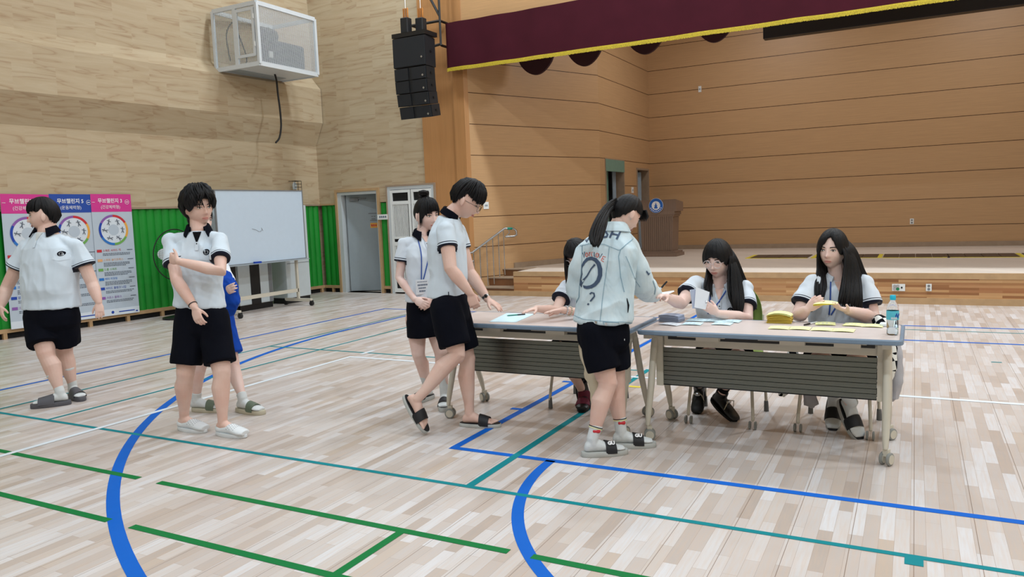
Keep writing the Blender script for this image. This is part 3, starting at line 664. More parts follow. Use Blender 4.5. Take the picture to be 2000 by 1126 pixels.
# projector cage on the left wall
cg = thing('projector_cage', (-10.2, 10.35, 4.13), 'white steel mesh cage with a projector inside, high on the plywood wall', 'cage')
CX0, CX1, CY0, CY1, CZ0, CZ1 = -10.78, -9.75, 9.65, 11.05, 4.13, 5.12
f = MB(); t = .035
for x in (CX0, CX1):
    for y in (CY0, CY1): f.box((x, y, (CZ0 + CZ1) / 2), (t * 1.4, t * 1.4, CZ1 - CZ0))
for z in (CZ0, CZ1):
    for y in (CY0, CY1): f.box(((CX0 + CX1) / 2, y, z), (CX1 - CX0, t, t * 2))
    for x in (CX0, CX1): f.box((x, (CY0 + CY1) / 2, z), (t, CY1 - CY0, t * 2))
f.box((CX0 + .52, CY0, (CZ0 + CZ1) / 2), (.07, t, CZ1 - CZ0))
part(f, 'cage_frame', 'gpanel', cg)
def meshpanel(o, u, v, nu, nv, th=.006):
    """woven wire: two crossing sets of thin bars"""
    o, u, v = V(o), V(u), V(v); nn = u.cross(v).normalized(); mb = MB()
    for k in range(1, nu):
        a = o + u * (k / nu); hw = u.normalized() * th / 2
        mb.add([a - hw, a + hw, a + hw + v, a - hw + v], [(0, 1, 2, 3)]); mb.add([a - hw + nn * th, a + hw + nn * th, a + hw + v + nn * th, a - hw + v + nn * th], [(0, 1, 2, 3)])
    for k in range(1, nv):
        a = o + v * (k / nv); hw = v.normalized() * th / 2
        mb.add([a - hw, a + hw, a + hw + u, a - hw + u], [(0, 1, 2, 3)])
    return mb
part(meshpanel((CX1, CY0, CZ0), (0, CY1 - CY0, 0), (0, 0, CZ1 - CZ0), 56, 40, .006), 'mesh_front', 'gpanel', cg)
part(meshpanel((CX0, CY0, CZ0), (CX1 - CX0, 0, 0), (0, 0, CZ1 - CZ0), 40, 38, .0045), 'mesh_side', 'gpanel', cg)
dr = MB()
for a in (CX0 + .58, CX1 - .07): dr.box((a, CY0 - .025, 4.66), (.045, .02, .78))
for z in (4.28, 5.03): dr.box(((CX0 + CX1) / 2 + .25, CY0 - .025, z), (.42, .02, .045))
part(dr, 'access_door', 'gpanel', cg); 
for z in (4.45, 4.9): part(MB().box((CX1 - .045, CY0 - .04, z), (.02, .02, .08)), 'hinge', 'white', cg)
part(meshpanel((CX0, CY0, CZ1), (CX1 - CX0, 0, 0), (0, CY1 - CY0, 0), 30, 40, .004), 'mesh_top', 'gpanel', cg)
f = MB(); f.bb((CX0, CY0, CZ0 - .02), (CX1, CY1, CZ0)); f.mat(1)
f.bb((CX0 + .15, CY0 + .1, CZ0 - .026), (CX0 + .45, CY1 - .2, CZ0 - .02)); part(f, 'floor_tray', ['gpanel', 'door'], cg)
pj = thing('projector', (-10.2, 10.5, 4.2), 'dark projector sitting inside the white wall cage', 'projector')
part(MB().rbox((-10.1, 10.55, 4.42), (.42, .72, .4), .05), 'projector_body', 'proj', pj)
part(MB().lathe((-10.1, 10.05, 4.72), [(.001, 0), (.13, 0), (.15, .15), (.13, .3), (.001, .3)], 20, Matrix.Rotation(-PI / 2, 3, 'X')), 'lens_housing', 'black', pj, True)
part(MB().bb((-9.88, 10.0, 4.3), (-9.86, 10.08, 4.4)), 'indicator', 'white', pj)
pcs = [(-10.6, 9.8, 4.3), (-10.62, 9.78, 4.75), (-10.5, 9.85, 4.95), (-10.35, 9.8, 4.7), (-10.25, 9.85, 4.3), (-10.4, 9.9, 4.2)]
def smoothpath(p, n=6):
    p = [V(q) for q in p]; out = []
    for i in range(len(p) - 1):
        p0, p1, p2, p3 = p[max(i - 1, 0)], p[i], p[i + 1], p[min(i + 2, len(p) - 1)]
        for k in range(n):
            t = k / n; out.append(0.5 * ((2 * p1) + (p2 - p0) * t + (2 * p0 - 5 * p1 + 4 * p2 - p3) * t * t + (3 * p1 - p0 - 3 * p2 + p3) * t ** 3))
    return out + [p[-1]]
part(MB().tube(smoothpath(pcs), .011, 8), 'power_cord', 'cable', pj, True)
cb = [V((-10.2, 10.43, 4.125)), onx(540, 157, -10.2), onx(543, 185, -10.2), onx(547, 215, -10.2), onx(549, 245, -10.2), onx(546, 268, -10.2), onx(539, 278, -10.2)]
MB().tube(smoothpath(cb), .017, 8).build('hanging_cable', 'cable', None, True, tag=('thick black cable dangling from the bottom of the white cage', 'cable'))
wl_ = thing('caged_wall_light', TL @ V((2.1, 0, 2.05)), 'small wall lamp in a black wire guard above the whiteboard', 'lamp')
c = onx(571, 363, -10.75); part(MB().lathe(c + V((.06, 0, -.07)), [(.04, 0), (.045, .1), (.02, .14)], 14), 'lamp_glass', 'acw', wl_, True)
f = MB()
for dy in (-.09, 0, .09):
    f.tube([c + V((0, dy, -.1)), c + V((.15, dy, -.1)), c + V((.15, dy, .09)), c + V((0, dy, .09))], .005, 6)
for dz in (-.1, -.03, .03, .09): f.tube([c + V((.15, -.09, dz)), c + V((.15, .09, dz))], .005, 6)
part(f, 'wire_guard', 'cable', wl_)

# ---- posters (real banners hung on the pad)
def poster(Yc, lean, num, sub, head, lab, xoff=.05):
    W_, H_ = .64, 1.87
    # s coordinate from corner: use left wall frame
    s0 = (TL.inverted() @ V((-11, Yc, 0))).x
    base = TL @ V((s0, xoff, .13)); u = -LU; n = LN
    ax = (u * math.cos(lean) + V((0, 0, 1)) * math.sin(lean)); az = V((0, 0, 1)) * math.cos(lean) - u * math.sin(lean)
    T = frame(base, ax, -n, az)     # x across, y into the wall, z up
    t = thing('exercise_poster', base, lab, 'poster', 'exercise challenge posters on the green wall')
    sheet = MB(); sheet.mat(0).bb((-W_ / 2, 0, 0), (W_ / 2, .004, H_), T=T); sheet.mat(1).bb((-W_ / 2, -.002, H_ - .27), (W_ / 2, .0, H_), T=T); sheet.mat(2).bb((-W_ / 2, -.002, 0), (W_ / 2, .0, .1), T=T)
    part(sheet, 'banner_sheet', ['pgrey', head, 'pw'], t)
    def tx(s, x, z, size, mat, name, bold=.0, sx=1.0):
        vs, fs = text_mesh(s, size, bold=bold, sx=sx); mb = MB(); mb.add([T @ V((x + a, -.004, z + b)) for a, b, c_ in vs], fs); return part(mb, name, mat, t)
    tx('무브챌린지 ' + str(num), -.02, H_ - .105, .076, 'txtw', 'title_text', .0014, .95); tx('(' + sub + ')', -.02, H_ - .2, .062, 'txtw', 'subtitle_text', .0, .95)
    lg = MB()
    for k in range(20):
        a0 = 2 * PI * k / 20
        lg.add([T @ V((.25 + r_ * math.cos(a0 + q), -.004, H_ - .12 + r_ * math.sin(a0 + q))) for r_, q in ((.03, 0), (.036, 0), (.036, .25), (.03, .25))], [(0, 1, 2, 3)])
    lg.bb((.23, -.004, H_ - .125), (.27, -.003, H_ - .115), T=T); lg.bb((-.305, -.004, H_ - .125), (-.26, -.003, H_ - .12), T=T); part(lg, 'logo', 'txtw', t)
    cz = H_ - .55
    ring = MB(); cols = [('red', 0), ('orange', 1), ('lgreen', 2), ('rblue', 3), ('dblue', 4), ('purple', 5)]
    for k in range(6):
        ring.mat(k)
        for j in range(8):
            a0 = PI / 2 - (k * 8 + j) * 2 * PI / 48 - .0; a1 = a0 - 2 * PI / 48
            ring.add([T @ V((r_ * math.cos(a), -.005, cz + r_ * math.sin(a))) for r_, a in ((.2, a0), (.235, a0), (.235, a1), (.2, a1))], [(0, 1, 2, 3)])
    ring.mat(6).add([T @ V((.2 * math.cos(2 * PI * k / 40), -.0035, cz + .2 * math.sin(2 * PI * k / 40))) for k in range(40)], [list(range(40))])
    ring.mat(7).add([T @ V((.085 * math.cos(2 * PI * k / 30), -.0045, cz + .085 * math.sin(2 * PI * k / 30))) for k in range(30)], [list(range(30))])
    part(ring, 'colour_ring', [c_ for c_, _ in cols] + ['pw', 'pgrey'], t)
    fig = MB()
    for k in range(6):
        a = PI / 2 - (k + .5) * PI / 3; cx_, cz_ = .142 * math.cos(a), cz + .142 * math.sin(a); q = [0.3, 0, .9, 1.4, 1.3, -.2][k]
        ca, sa = math.cos(q), math.sin(q)
        def L(x, z): return T @ V((cx_ + x * ca - z * sa, -.007, cz_ + x * sa + z * ca))
        fig.tube([L(0, .02), L(0, -.01)], .007, 6); fig.tube([L(0, -.01), L(.015, -.045)], .005, 6); fig.tube([L(0, -.01), L(-.02, -.042)], .005, 6); fig.tube([L(0, .015), L(.03, .01)], .004, 6); fig.tube([L(0, .015), L(-.028, .024)], .004, 6); fig.ell(L(0, .036), (.008, .008, .008), nu=8, nv=6)
    part(fig, 'exercise_figures', 'txt', t)
    heads = {3: ['스쿼트 사이드 킥', '스쿼트 숄더프레스', '드롭 스쿼트', '레터 리프팅', '사이드 플랭크 니업', '크로스 플랭크'], 1: ['스텝 사이드', '스쿼트', '드롭 스쿼트', '크로스 런지', '암 워킹', '크런치'], 5: ['스텝 업', '푸시 업', '런지', '버피', '점프', '플랭크']}[num]
    for k, (h_, cm_) in enumerate(zip(heads, ['red', 'peach', 'lgreen', 'rblue', 'dblue', 'purple'])):
        z = H_ - .865 - k * .145
        part(MB().bb((-.29, -.004, z - .02), (-.215, -.003, z + .02), T=T), 'number_tag', cm_, t)
        vs, fs = text_mesh(h_, .042, bold=.0); xm = min(a for a, b, c_ in vs); mb = MB(); mb.add([T @ V((-.2 + a - xm, -.004, z + b)) for a, b, c_ in vs], fs); part(mb, 'heading_text', cm_, t)
        m2 = MB()
        for q in range(2 + (k in (1, 2, 3))):
            x = -.2
            while x < .22 - .06 * (q == 2):
                l_ = random.uniform(.012, .035); m2.bb((x, -.004, z - .05 - q * .022), (x + l_, -.003, z - .04 - q * .022), T=T); x += l_ + .008
        m2.bb((.19, -.004, z - .004), (.28, -.003, z + .006), T=T)
        part(m2, 'small_print', 'txt', t)
    f = MB(); f.bb((-.02, -.004, .04), (.24, -.003, .055), T=T); ringdisc(f, T @ V((-.12, -.004, .05)), .022, T.to_3x3() @ Matrix.Rotation(PI / 2, 3, 'X'), .002, 16); f.bb((.26, -.004, .02), (.29, -.003, .04), T=T); part(f, 'footer_print', 'dblue', t)
poster(7.58, math.radians(-.5), 3, '건강체력형', 'pink', 'pink headed exercise poster numbered 3 with a colour ring, rightmost on the green wall')
poster(6.98, math.radians(-.5), 5, '운동체력형', 'pblue', 'blue headed exercise poster numbered 5, partly behind the boy at left', .04)
poster(6.31, math.radians(-1.0), 1, '건강체력형', 'pink', 'pink headed exercise poster numbered 1 at the left edge of the photo', .06)

# ---- appliances, whiteboard, fan
def aircon(y0, y1, kind, lab):
    x = -9.93; t = thing('air_conditioner', (x - .17, (y0 + y1) / 2, 0), lab, 'air conditioner', 'standing air conditioners by the left wall')
    part(MB().rbox((x - .2, (y0 + y1) / 2, .05), (.36, y1 - y0 - .02, .1), .01), 'base', 'black', t)
    part(MB().rbox((x - .2, (y0 + y1) / 2, .93), (.4, y1 - y0, 1.66), .02), 'cabinet', 'acw', t)
    if kind == 1:
        part(MB().bb((x - .005, y0 + .25, .1), (x + .006, y0 + .46, 1.5)), 'front_strip', 'black', t)
        part(MB().bb((x - .005, y1 - .1, .1), (x + .004, y1 - .02, 1.5)), 'side_grille', 'grey', t)
    else:
        R = Matrix.Rotation(PI / 2, 3, 'Y'); c = V((x, (y0 + y1) / 2 - .04, 1.42))
        part(MB().lathe(c, [(.14, -.01), (.17, .0), (.16, .03), (.1, .03), (.08, -.02), (.001, -.02)], 28, R), 'round_outlet', 'black', t, True)
        part(MB().bb((x, (y0 + y1) / 2 - .0, .98), (x + .02, (y0 + y1) / 2 + .12, 1.16)), 'control_panel', 'board', t)
        part(MB().bb((x, y0 + .02, .72), (x + .003, y1 - .02, .727)), 'panel_gap', 'grey', t)
aircon(8.50, 9.0, 1, 'white standing air conditioner with a black stripe behind the whiteboard, nearest the fan')
aircon(9.02, 9.78, 1, 'white standing air conditioner with a black stripe behind the middle of the whiteboard')
aircon(10.12, 10.72, 2, 'white standing air conditioner with a round black outlet right of the whiteboard')
wb = thing('whiteboard', (-9.5, 9.3, 0), 'large white rolling whiteboard on a white stand', 'whiteboard')
bx = -9.55; Y0, Y1, Z0, Z1 = 8.32, 10.22, .82, 2.0
part(MB().box((bx, (Y0 + Y1) / 2, (Z0 + Z1) / 2), (.02, Y1 - Y0, Z1 - Z0)), 'writing_surface', 'board', wb)
f = MB()
for y in (Y0, Y1): f.box((bx, y, (Z0 + Z1) / 2), (.03, .018, Z1 - Z0 + .02))
for z in (Z0, Z1): f.box((bx, (Y0 + Y1) / 2, z), (.03, Y1 - Y0 + .02, .018))
part(f, 'board_frame', 'grey', wb)
part(MB().box((bx + .05, (Y0 + Y1) / 2, Z0 - .01), (.08, Y1 - Y0, .012)), 'pen_tray', 'door', wb)
part(MB().box((bx + .05, 9.05, Z0 + .01), (.04, .14, .03)), 'board_eraser', 'dblue', wb)
for y in (8.42, 10.02):
    l_ = part(MB().bb((bx - .06, y - .02, .1), (bx - .02, y + .02, 1.9)), 'upright', 'offw', wb)
    part(MB().box((bx - .04, y, .1), (.6, .05, .05), rot=None), 'foot_bar', 'offw', wb)
    for dx in (-.3, .3):
        c_ = MB()
        c_.lathe((bx - .04 + dx, y - .022, .04), [(.001, 0), (.038, 0), (.038, .044), (.001, .044)], 16, Matrix.Rotation(-PI / 2, 3, 'X')); c_.box((bx - .04 + dx, y, .075), (.03, .06, .03)); part(c_, 'caster', 'black', wb, True)
part(MB().bb((bx - .06, 8.42, .24), (bx - .02, 10.02, .30)), 'cross_bar', 'offw', wb)
scr = [(9.02, 1.38), (9.1, 1.36), (9.16, 1.33), (9.2, 1.33), (9.23, 1.36), (9.22, 1.39), (9.25, 1.34)]
part(MB().tube([(bx + .012, y, z) for y, z in scr], .003, 5), 'ink_scribble', 'grey', wb)
fn = thing('floor_fan', TL @ V((3.2, .35, 0)), 'black caged standing fan with pale blades by the green wall', 'fan')
fc = onx(343, 497, -10.35); R = Matrix.Rotation(PI / 2, 3, 'Y')
f = MB()
def ringtube(mb, c, r, R, tr_, n=48): return mb.tube([c + R @ V((r * math.cos(2 * PI * k / n), r * math.sin(2 * PI * k / n), 0)) for k in range(n + 1)], tr_, 6, False, False)
ringtube(f, fc, .40, R, .009); ringtube(f, fc + V((.05, 0, 0)), .33, R, .002)
for k in range(60):
    a = 2 * PI * k / 60; f.tube([fc + R @ V((.4 * math.cos(a), .4 * math.sin(a), 0)), fc + V((.09, 0, 0)) + R @ V((.07 * math.cos(a), .07 * math.sin(a), 0))], .0016, 4)
part(f, 'guard', 'black', fn)
for k in range(3):
    b = MB(); a = math.radians(25 + 120 * k); Rb = R @ Matrix.Rotation(a, 3, 'Z'); b.ell(fc + Rb @ V((.19, 0, 0)), (.14, .095, .008), Rb); part(b, 'blade', 'acw', fn, True)
part(MB().lathe(fc + V((-.15, 0, 0)), [(.03, 0), (.08, .03), (.08, .17), (.04, .22)], 16, R), 'motor', 'black', fn, True)
part(MB().tube([fc + V((-.08, 0, 0)), V((fc.x - .08, fc.y, .04))], .016, 10), 'pole', 'grey', fn)
part(MB().lathe((fc.x - .08, fc.y, 0), [(.001, 0), (.22, 0), (.22, .03), (.04, .06), (.001, .06)], 24), 'base', 'black', fn, True)

# ================================================================ TABLES AND CHAIRS
TH = .72
def make_table(x0, x1, lab):
    y0, y1 = 4.60, 5.20; t = thing('folding_table', ((x0 + x1) / 2, 4.9, 0), lab, 'table', 'rolling folding tables')
    xc, yc = (x0 + x1) / 2, (y0 + y1) / 2
    part(MB().rbox((xc, yc, TH - .0125), (x1 - x0 - .035, y1 - y0 - .035, .025), .02), 'table_top', 'table', t)
    e = MB()
    def rr(ins, z, r=.04):
        out = []
        for sx, sy, a0 in ((1, 1, 0), (-1, 1, 90), (-1, -1, 180), (1, -1, 270)):
            for k in range(5):
                a = math.radians(a0 + k * 22.5); out.append(V((xc + sx * ((x1 - x0) / 2 - r) + (r - ins) * math.cos(a), yc + sy * ((y1 - y0) / 2 - r) + (r - ins) * math.sin(a), z)))
        return out
    e.loft([rr(.02, TH - .0005), rr(.004, TH), rr(0, TH - .006), rr(0, TH - .024), rr(.006, TH - .03), rr(.03, TH - .03)], False, False)
    part(e, 'edge_band', 'edge', t)
    part(MB().box((xc, y0 + .23, TH - .06), (x1 - x0 - .3, .05, .05)), 'top_beam', 'black', t)
    for k, cx_ in enumerate((xc - .38, xc + .12, xc + .42)):
        m_ = MB(); m_.box((cx_, y0 + .18, TH - .045), (.3, .1, .02)); m_.box((cx_ + .05, y0 + .12, TH - .055), (.14, .05, .03)); part(m_, 'latch_unit', 'offw', t)
    part(MB().rbox((xc, y0 + .255, .62), (x1 - x0 - .22, .04, .07), .012), 'front_rail', 'offw', t)
    pn = MB(); n = 8; px0, px1 = x0 + .10, x1 - .14
    for k in range(n):
        z1 = .575 - k * .031; pn.loft([[V((x, y0 + .235 + o, z)) for o, z in ((.003, z1), (0, z1 - .002), (-.0005, z1 - .029), (.003, z1 - .031))] for x in (px0, px1)])
    part(pn, 'modesty_panel', 'panel', t)
    part(MB().bb((px0, y0 + .235, .322), (px1, y0 + .26, .332)), 'panel_lip', 'dark', t)
    for sx, xe in ((-1, x0 + .085), (1, x1 - .115)):
        f = MB(); f.bb((xe - .022, y0 + .22, .32), (xe + .022, y0 + .26, .65)); part(f, 'panel_bracket', 'offw', t)
        xo = xe + sx * .03
        f = MB(); f.box((xo, yc, TH - .045), (.045, y1 - y0 - .12, .035)); part(f, 'side_rail', 'offw', t)
        for yf_, yt in ((y0 + .04, y0 + .24), (y1 - .04, y0 + .30)):
            zs = [TH - .05, .60, .35, .17, .10]; ys = [yt + (yf_ - yt) * q for q in (0, .15, .55, .9, 1)]
            l_ = part(MB().tube([(xo, a, b) for a, b in zip(ys, zs)], [.02, .022, .023, .02, .014], 12), 'leg', 'offw', t, True)
            an = {(-1, 0): .3, (-1, 1): -.5, (1, 0): 1.1, (1, 1): .9}[(sx, 0 if yf_ < yc else 1)]
            Rc = Matrix.Rotation(an, 3, 'Z'); cc = V((xo, yf_, .037)) + Rc @ V((.012, 0, 0))
            for dy in (-.02, .02):
                m_ = MB(); m_.mat(0).lathe(cc + Rc @ V((0, dy - .009, 0)), [(.001, 0), (.032, 0), (.037, .004), (.037, .014), (.032, .018), (.001, .018)], 20, Rc @ Matrix.Rotation(-PI / 2, 3, 'X'))
                m_.mat(1).lathe(cc + Rc @ V((0, dy - .011, 0)), [(.001, 0), (.027, 0), (.027, .022), (.001, .022)], 20, Rc @ Matrix.Rotation(-PI / 2, 3, 'X')); part(m_, 'caster_wheel', ['wheel', 'offw'], t, True)
            part(MB().box(cc + V((0, 0, .035)), (.03, .03, .04), Rc), 'caster_fork', 'offw', t)
    return t
make_table(-1.565, -.045, 'folding table at right with a grey slatted front, carrying yellow and white slips')
make_table(-3.09, -1.60, 'folding table at left with a grey slatted front, behind the striding boy')

def make_chair(front_caster, seatmat, lab, pattern=False):
    t = thing('stacking_chair', (0, 0, 0), lab, 'chair', 'chairs behind the tables')
    part(MB().rbox((0, 0, .445), (.44, .42, .03), .06), 'seat', seatmat, t)
    b = MB(); rows = []
    for i in range(9):
        z = .60 + i * .035; wd = .205 * (1 - .35 * (i / 8) ** 4); dep = .235 + .05 * (i / 8); rows.append([V((wd * math.sin(a), dep - .045 * (1 - math.cos(a)) * 0 + .05 * math.cos(a) - .05, z)) for a in [(-1 + 2 * k / 12) * 1.45 for k in range(13)]] + [V((wd * math.sin(a), dep + .05 * math.cos(a) - .038, z)) for a in [(1 - 2 * k / 12) * 1.45 for k in range(13)]])
    b.loft(rows); part(b, 'backrest', seatmat, t, True)
    if pattern:
        m_ = MB()
        for i in range(4):
            for k in range(5): m_.lathe((-.12 + k * .06, .262 + .012 * i, .66 + i * .06), [(.001, 0), (.008, 0), (.008, .004), (.001, .004)], 8, Matrix.Rotation(-PI / 2, 3, 'X'))
        part(m_, 'backrest_perforations', 'paperw', t)
    for sx in (-1, 1):
        lf = [(sx * .19, -.17, .43), (sx * .20, -.19, .32), (sx * .215, -.235, .10), (sx * .215, -.235, .065)]
        lr = [(sx * .20, .24, .70), (sx * .20, .20, .44), (sx * .215, .24, .20), (sx * .22, .26, .03)]
        part(MB().tube(smoothpath(lf), .011, 10), 'leg', 'offw', t, True); part(MB().tube(smoothpath(lr), .011, 10), 'leg', 'offw', t, True)
        part(MB().tube([(sx * .219, .256, .07), (sx * .22, .26, .0)], [.015, .018], 10, True, False), 'rubber_foot', 'rub', t)
        if front_caster:
            m_ = MB()
            for dx in (-.018, .018): m_.lathe((sx * .215 + dx - .007, -.235, .028), [(.001, 0), (.026, 0), (.028, .003), (.028, .011), (.001, .014)], 16, Matrix.Rotation(PI / 2, 3, 'Y'))
            part(m_, 'caster', 'wheel', t, True)
        else: part(MB().tube([(sx * .215, -.235, .08), (sx * .215, -.235, .0)], [.013, .017], 10, True, False), 'rubber_foot', 'rub', t)
    part(MB().tube([(-.19, -.17, .425), (.19, -.17, .425)], .01, 8), 'seat_bar', 'offw', t); part(MB().tube([(-.2, .20, .43), (.2, .20, .43)], .01, 8), 'seat_bar', 'offw', t)
    return t
def place(t, x, y, a):
    t.location = V((x, y, 0)); t.rotation_euler = (0, 0, a)
ch = make_chair(True, 'chairg', 'stacking chair with a green back under the girl with glasses', True); place(ch, -1.15, 5.33, 0)
ch2 = make_chair(True, 'chairb', 'stacking chair with a pale blue back under the long haired girl at the table end'); place(ch2, -.43, 5.36, math.radians(-3))
ch3 = make_chair(False, 'chairg', 'stacking chair with rubber feet under the girl hidden by the denim jacket'); place(ch3, -2.22, 5.37, 0)

# ---- things on the tables
def slip(px, py, w_, d_, rot, mat, lab, cat='paper slip', grp=None, z=TH, bend=.0, name='paper_slip'):
    c = onz(px, py, z + .002); R = Matrix.Rotation(rot, 3, 'Z'); n = 7; up = []; dn = []
    rows = []
    for i in range(n):
        u = -1 + 2 * i / (n - 1); h = .001 + bend * (1 - u * u)
        rows.append([c + R @ V((u * w_ / 2, -d_ / 2, h)), c + R @ V((u * w_ / 2, d_ / 2, h)), c + R @ V((u * w_ / 2, d_ / 2, h + .0008)), c + R @ V((u * w_ / 2, -d_ / 2, h + .0008))])
    t = thing(name, (c.x, c.y, z), lab, cat, grp)
    m_ = MB().loft(rows); part(m_, 'sheet', mat, t, False)
    m_ = MB()
    for k in range(3):
        y = d_ * (.22 - .2 * k)
        for q in range(3 + k % 2):
            x = -w_ * .36 + q * w_ * .19; u = (x + w_ * .05) / (w_ / 2); m_.box(c + R @ V((x + w_ * .05, y, .002 + bend * (1 - u * u))), (w_ * .12, d_ * .04, .0006), R)
    part(m_, 'faint_print', 'pgrey', t)
    return t
wg = 'white voting slips laid on the right table'
for px, py, q, lab in ((1360, 625, .02, 'far row, nearest the lilac stack'), (1393, 626, .0, 'far row, in the middle'), (1428, 627, -.03, 'far row, nearest the girl with glasses\' elbow'), (1353, 632, .05, 'near row, left'), (1411, 632, .0, 'near row, right')):
    slip(px, py, .122, .11, q, 'paperb', 'small white slip on the right table, ' + lab, grp=wg, bend=.003)
yg = 'yellow voting slips laid on the right table'
for px, py, q, lab in ((1522, 640, .02, 'near row, in front of the yellow stack'), (1563, 641, .0, 'near row, second from left'), (1606, 643, -.02, 'near row, third from left'), (1648, 645, -.04, 'near row, rightmost'), (1612, 632, .1, 'far row, beside the pen'), (1668, 634, -.1, 'far row, in the middle'), (1704, 636, .0, 'far row, next to the bottle')):
    slip(px, py, .118, .115, q, 'papery', 'pale yellow slip on the right table, ' + lab, grp=yg, bend=.003)
def stack(px, py, w_, d_, n, mats, lab, rot, top, name='slip_stack', dz=.0022, arch=.0):
    c = onz(px, py, TH); t = thing(name, c, lab, 'paper stack')
    random.seed(n); z = TH + .001; k = 0
    for mi, cnt in mats:
        m_ = MB()
        for q in range(cnt):
            R = Matrix.Rotation(rot + random.uniform(-.05, .05), 3, 'Z'); o = V((random.uniform(-.004, .004), random.uniform(-.004, .004), 0)); rows = []
            for i in range(7):
                u = -1 + 2 * i / 6; h = z + arch * (z - TH) * (1 - u * u) + random.uniform(0, .0006)
                rows.append([V((c.x, c.y, 0)) + o + R @ V((u * w_ / 2, s_ * d_ / 2, h + e_)) for s_, e_ in ((-1, 0), (1, 0), (1, dz * .6), (-1, dz * .6))])
            m_.loft(rows); z += dz
        part(m_, 'slips' if k == 0 else 'top_slips', mi, t); t.children[-1]['kind'] = 'stuff'; k += 1
    return t
stack(1312, 627, .145, .10, 28, [('paperp', 20)], 'tall stack of lilac white slips at the left end of the right table', -.15, None, arch=.12)
slip(1310, 633, .14, .09, -.25, 'paperw', 'loose white slip leaning against the lilac stack', bend=.004)
stack(1523, 629, .145, .11, 30, [('paperY', 20), ('papery', 4)], 'stack of yellow slips in the middle of the right table', .0, None, arch=.3)
def pen(a, b, mat, lab, r=.0045, name='pen'):
    a, b = V(a), V(b); d = (b - a); t = thing(name, a, lab, 'pen')
    part(MB().tube([a, a + d * .08, a + d * .75], [r * .35, r, r], 8), 'barrel', mat, t, True); part(MB().tube([a + d * .6, b], [r * 1.15, r * 1.1], 8), 'cap', 'black', t, True)
    return t
pen(onz(1597, 628, TH + .007), onz(1571, 634, TH + .007), 'paperw', 'pen with a black end lying behind the yellow slips')
c = onz(1000, 622, TH); T = frame(c + V((0, 0, .0015)), V((1, .08, 0)).normalized(), V((-.08, 1, 0)).normalized(), V((0, 0, 1)))
A0, A1, A2, A3 = onz(955, 628, TH + .001), onz(1008, 629, TH + .001), onz(1044, 613, TH + .001), onz(990, 611, TH + .001)
t = thing('paper_sheet', (c.x, c.y, TH), 'white paper sheet lying on the left table under a pen', 'paper')
part(MB().prism([A0, A1, A2, A3], (0, 0, .0012)), 'sheet', 'paperb', t)
pen(onz(990, 616, TH + .008), onz(1025, 613, TH + .008), 'teal_p', 'black capped pen lying on the white sheet of the left table')
c = onz(1108, 611, TH); t = thing('mobile_phone', c, 'black mobile phone on the left table beside the denim jacket', 'phone')
part(MB().rbox((c.x, c.y, TH + .005), (.15, .07, .009), .012), 'case', 'black', t); part(MB().box((c.x, c.y, TH + .0102), (.13, .06, .0008)), 'screen', 'screen', t)
# bottle
c = onz(1743, 653, TH); bt = thing('water_bottle', c, 'clear plastic water bottle with a cyan cap at the end of the right table', 'bottle')
pr = [(.001, 0), (.026, 0), (.031, .006), (.031, .03), (.029, .036), (.031, .042), (.031, .12), (.032, .13), (.032, .15), (.028, .17), (.016, .19), (.0125, .198), (.0125, .208)]
part(MB().lathe(c, pr, 28), 'bottle_body', 'bottle', bt, True)
part(MB().lathe(c + V((0, 0, .003)), [(.001, 0), (.024, 0), (.028, .006), (.028, .085), (.001, .085)], 24), 'water', 'water', bt, True)
part(MB().lathe(c, [(.0325, .088), (.0328, .09), (.0328, .137), (.0325, .139)], 28, cap=False), 'label', 'label', bt, True)
m_ = MB()
for k in range(9):
    a = math.radians(-100 + k * 6); m_.box(c + V((.0332 * math.cos(a), .0332 * math.sin(a), .098)), (.002, .002, .012), rotz(a))
part(m_, 'label_barcode', 'txtw', bt)
m_ = MB()
for k in range(6):
    a = math.radians(-60 + k * 9); m_.box(c + V((.0332 * math.cos(a), .0332 * math.sin(a), .112 + .008 * math.sin(k * 1.7))), (.002, .005, .012), rotz(a))
part(m_, 'label_print', 'dblue', bt)
part(MB().lathe(c + V((0, 0, .2)), [(.001, 0), (.0155, 0), (.0155, .024), (.013, .027), (.001, .027)], 20), 'cap', 'cap', bt, True)
c = onz(1727, 637, TH); t = thing('earbud_case', c, 'small white case beside the water bottle', 'case'); part(MB().rbox((c.x, c.y, TH + .012), (.05, .045, .024), .015), 'shell', 'paperw', t)
# checked and grey garments on the long haired girl's chair, cream bag near the jacket girl
def drape(name, pts, rad, mat, lab, cat, ref=None):
    mb = MB().tube(smoothpath(pts, 5), [(a, b) for a, b in [(r[0], r[1]) for r in rad for _ in range(5)]][:(len(pts) - 1) * 5 + 1], 18, ref=ref)
    me = mb.mesh()
    for v in me.vertices: v.co += V((noise.noise(v.co * 17), noise.noise(v.co * 17 + V((9, 0, 0))), 0)) * .014
    o = link(name, me, mat, None, True, (lab, cat)); return o
drape('checked_shirt', [(-.19, 5.42, .70), (-.155, 5.33, .60), (-.14, 5.26, .46), (-.17, 5.20, .36), (-.20, 5.16, .28)], [(.05, .05), (.07, .05), (.07, .05), (.06, .04), (.02, .015)], 'check', 'black and white checked shirt hanging off the right side of the end chair', 'shirt')
drape('checked_sleeve', [(-.72, 5.36, .47), (-.73, 5.28, .38), (-.755, 5.24, .28), (-.76, 5.24, .21)], [(.045, .04), (.055, .04), (.05, .03), (.015, .01)], 'check', 'black and white checked sleeve hanging off the left side of the end chair', 'shirt')
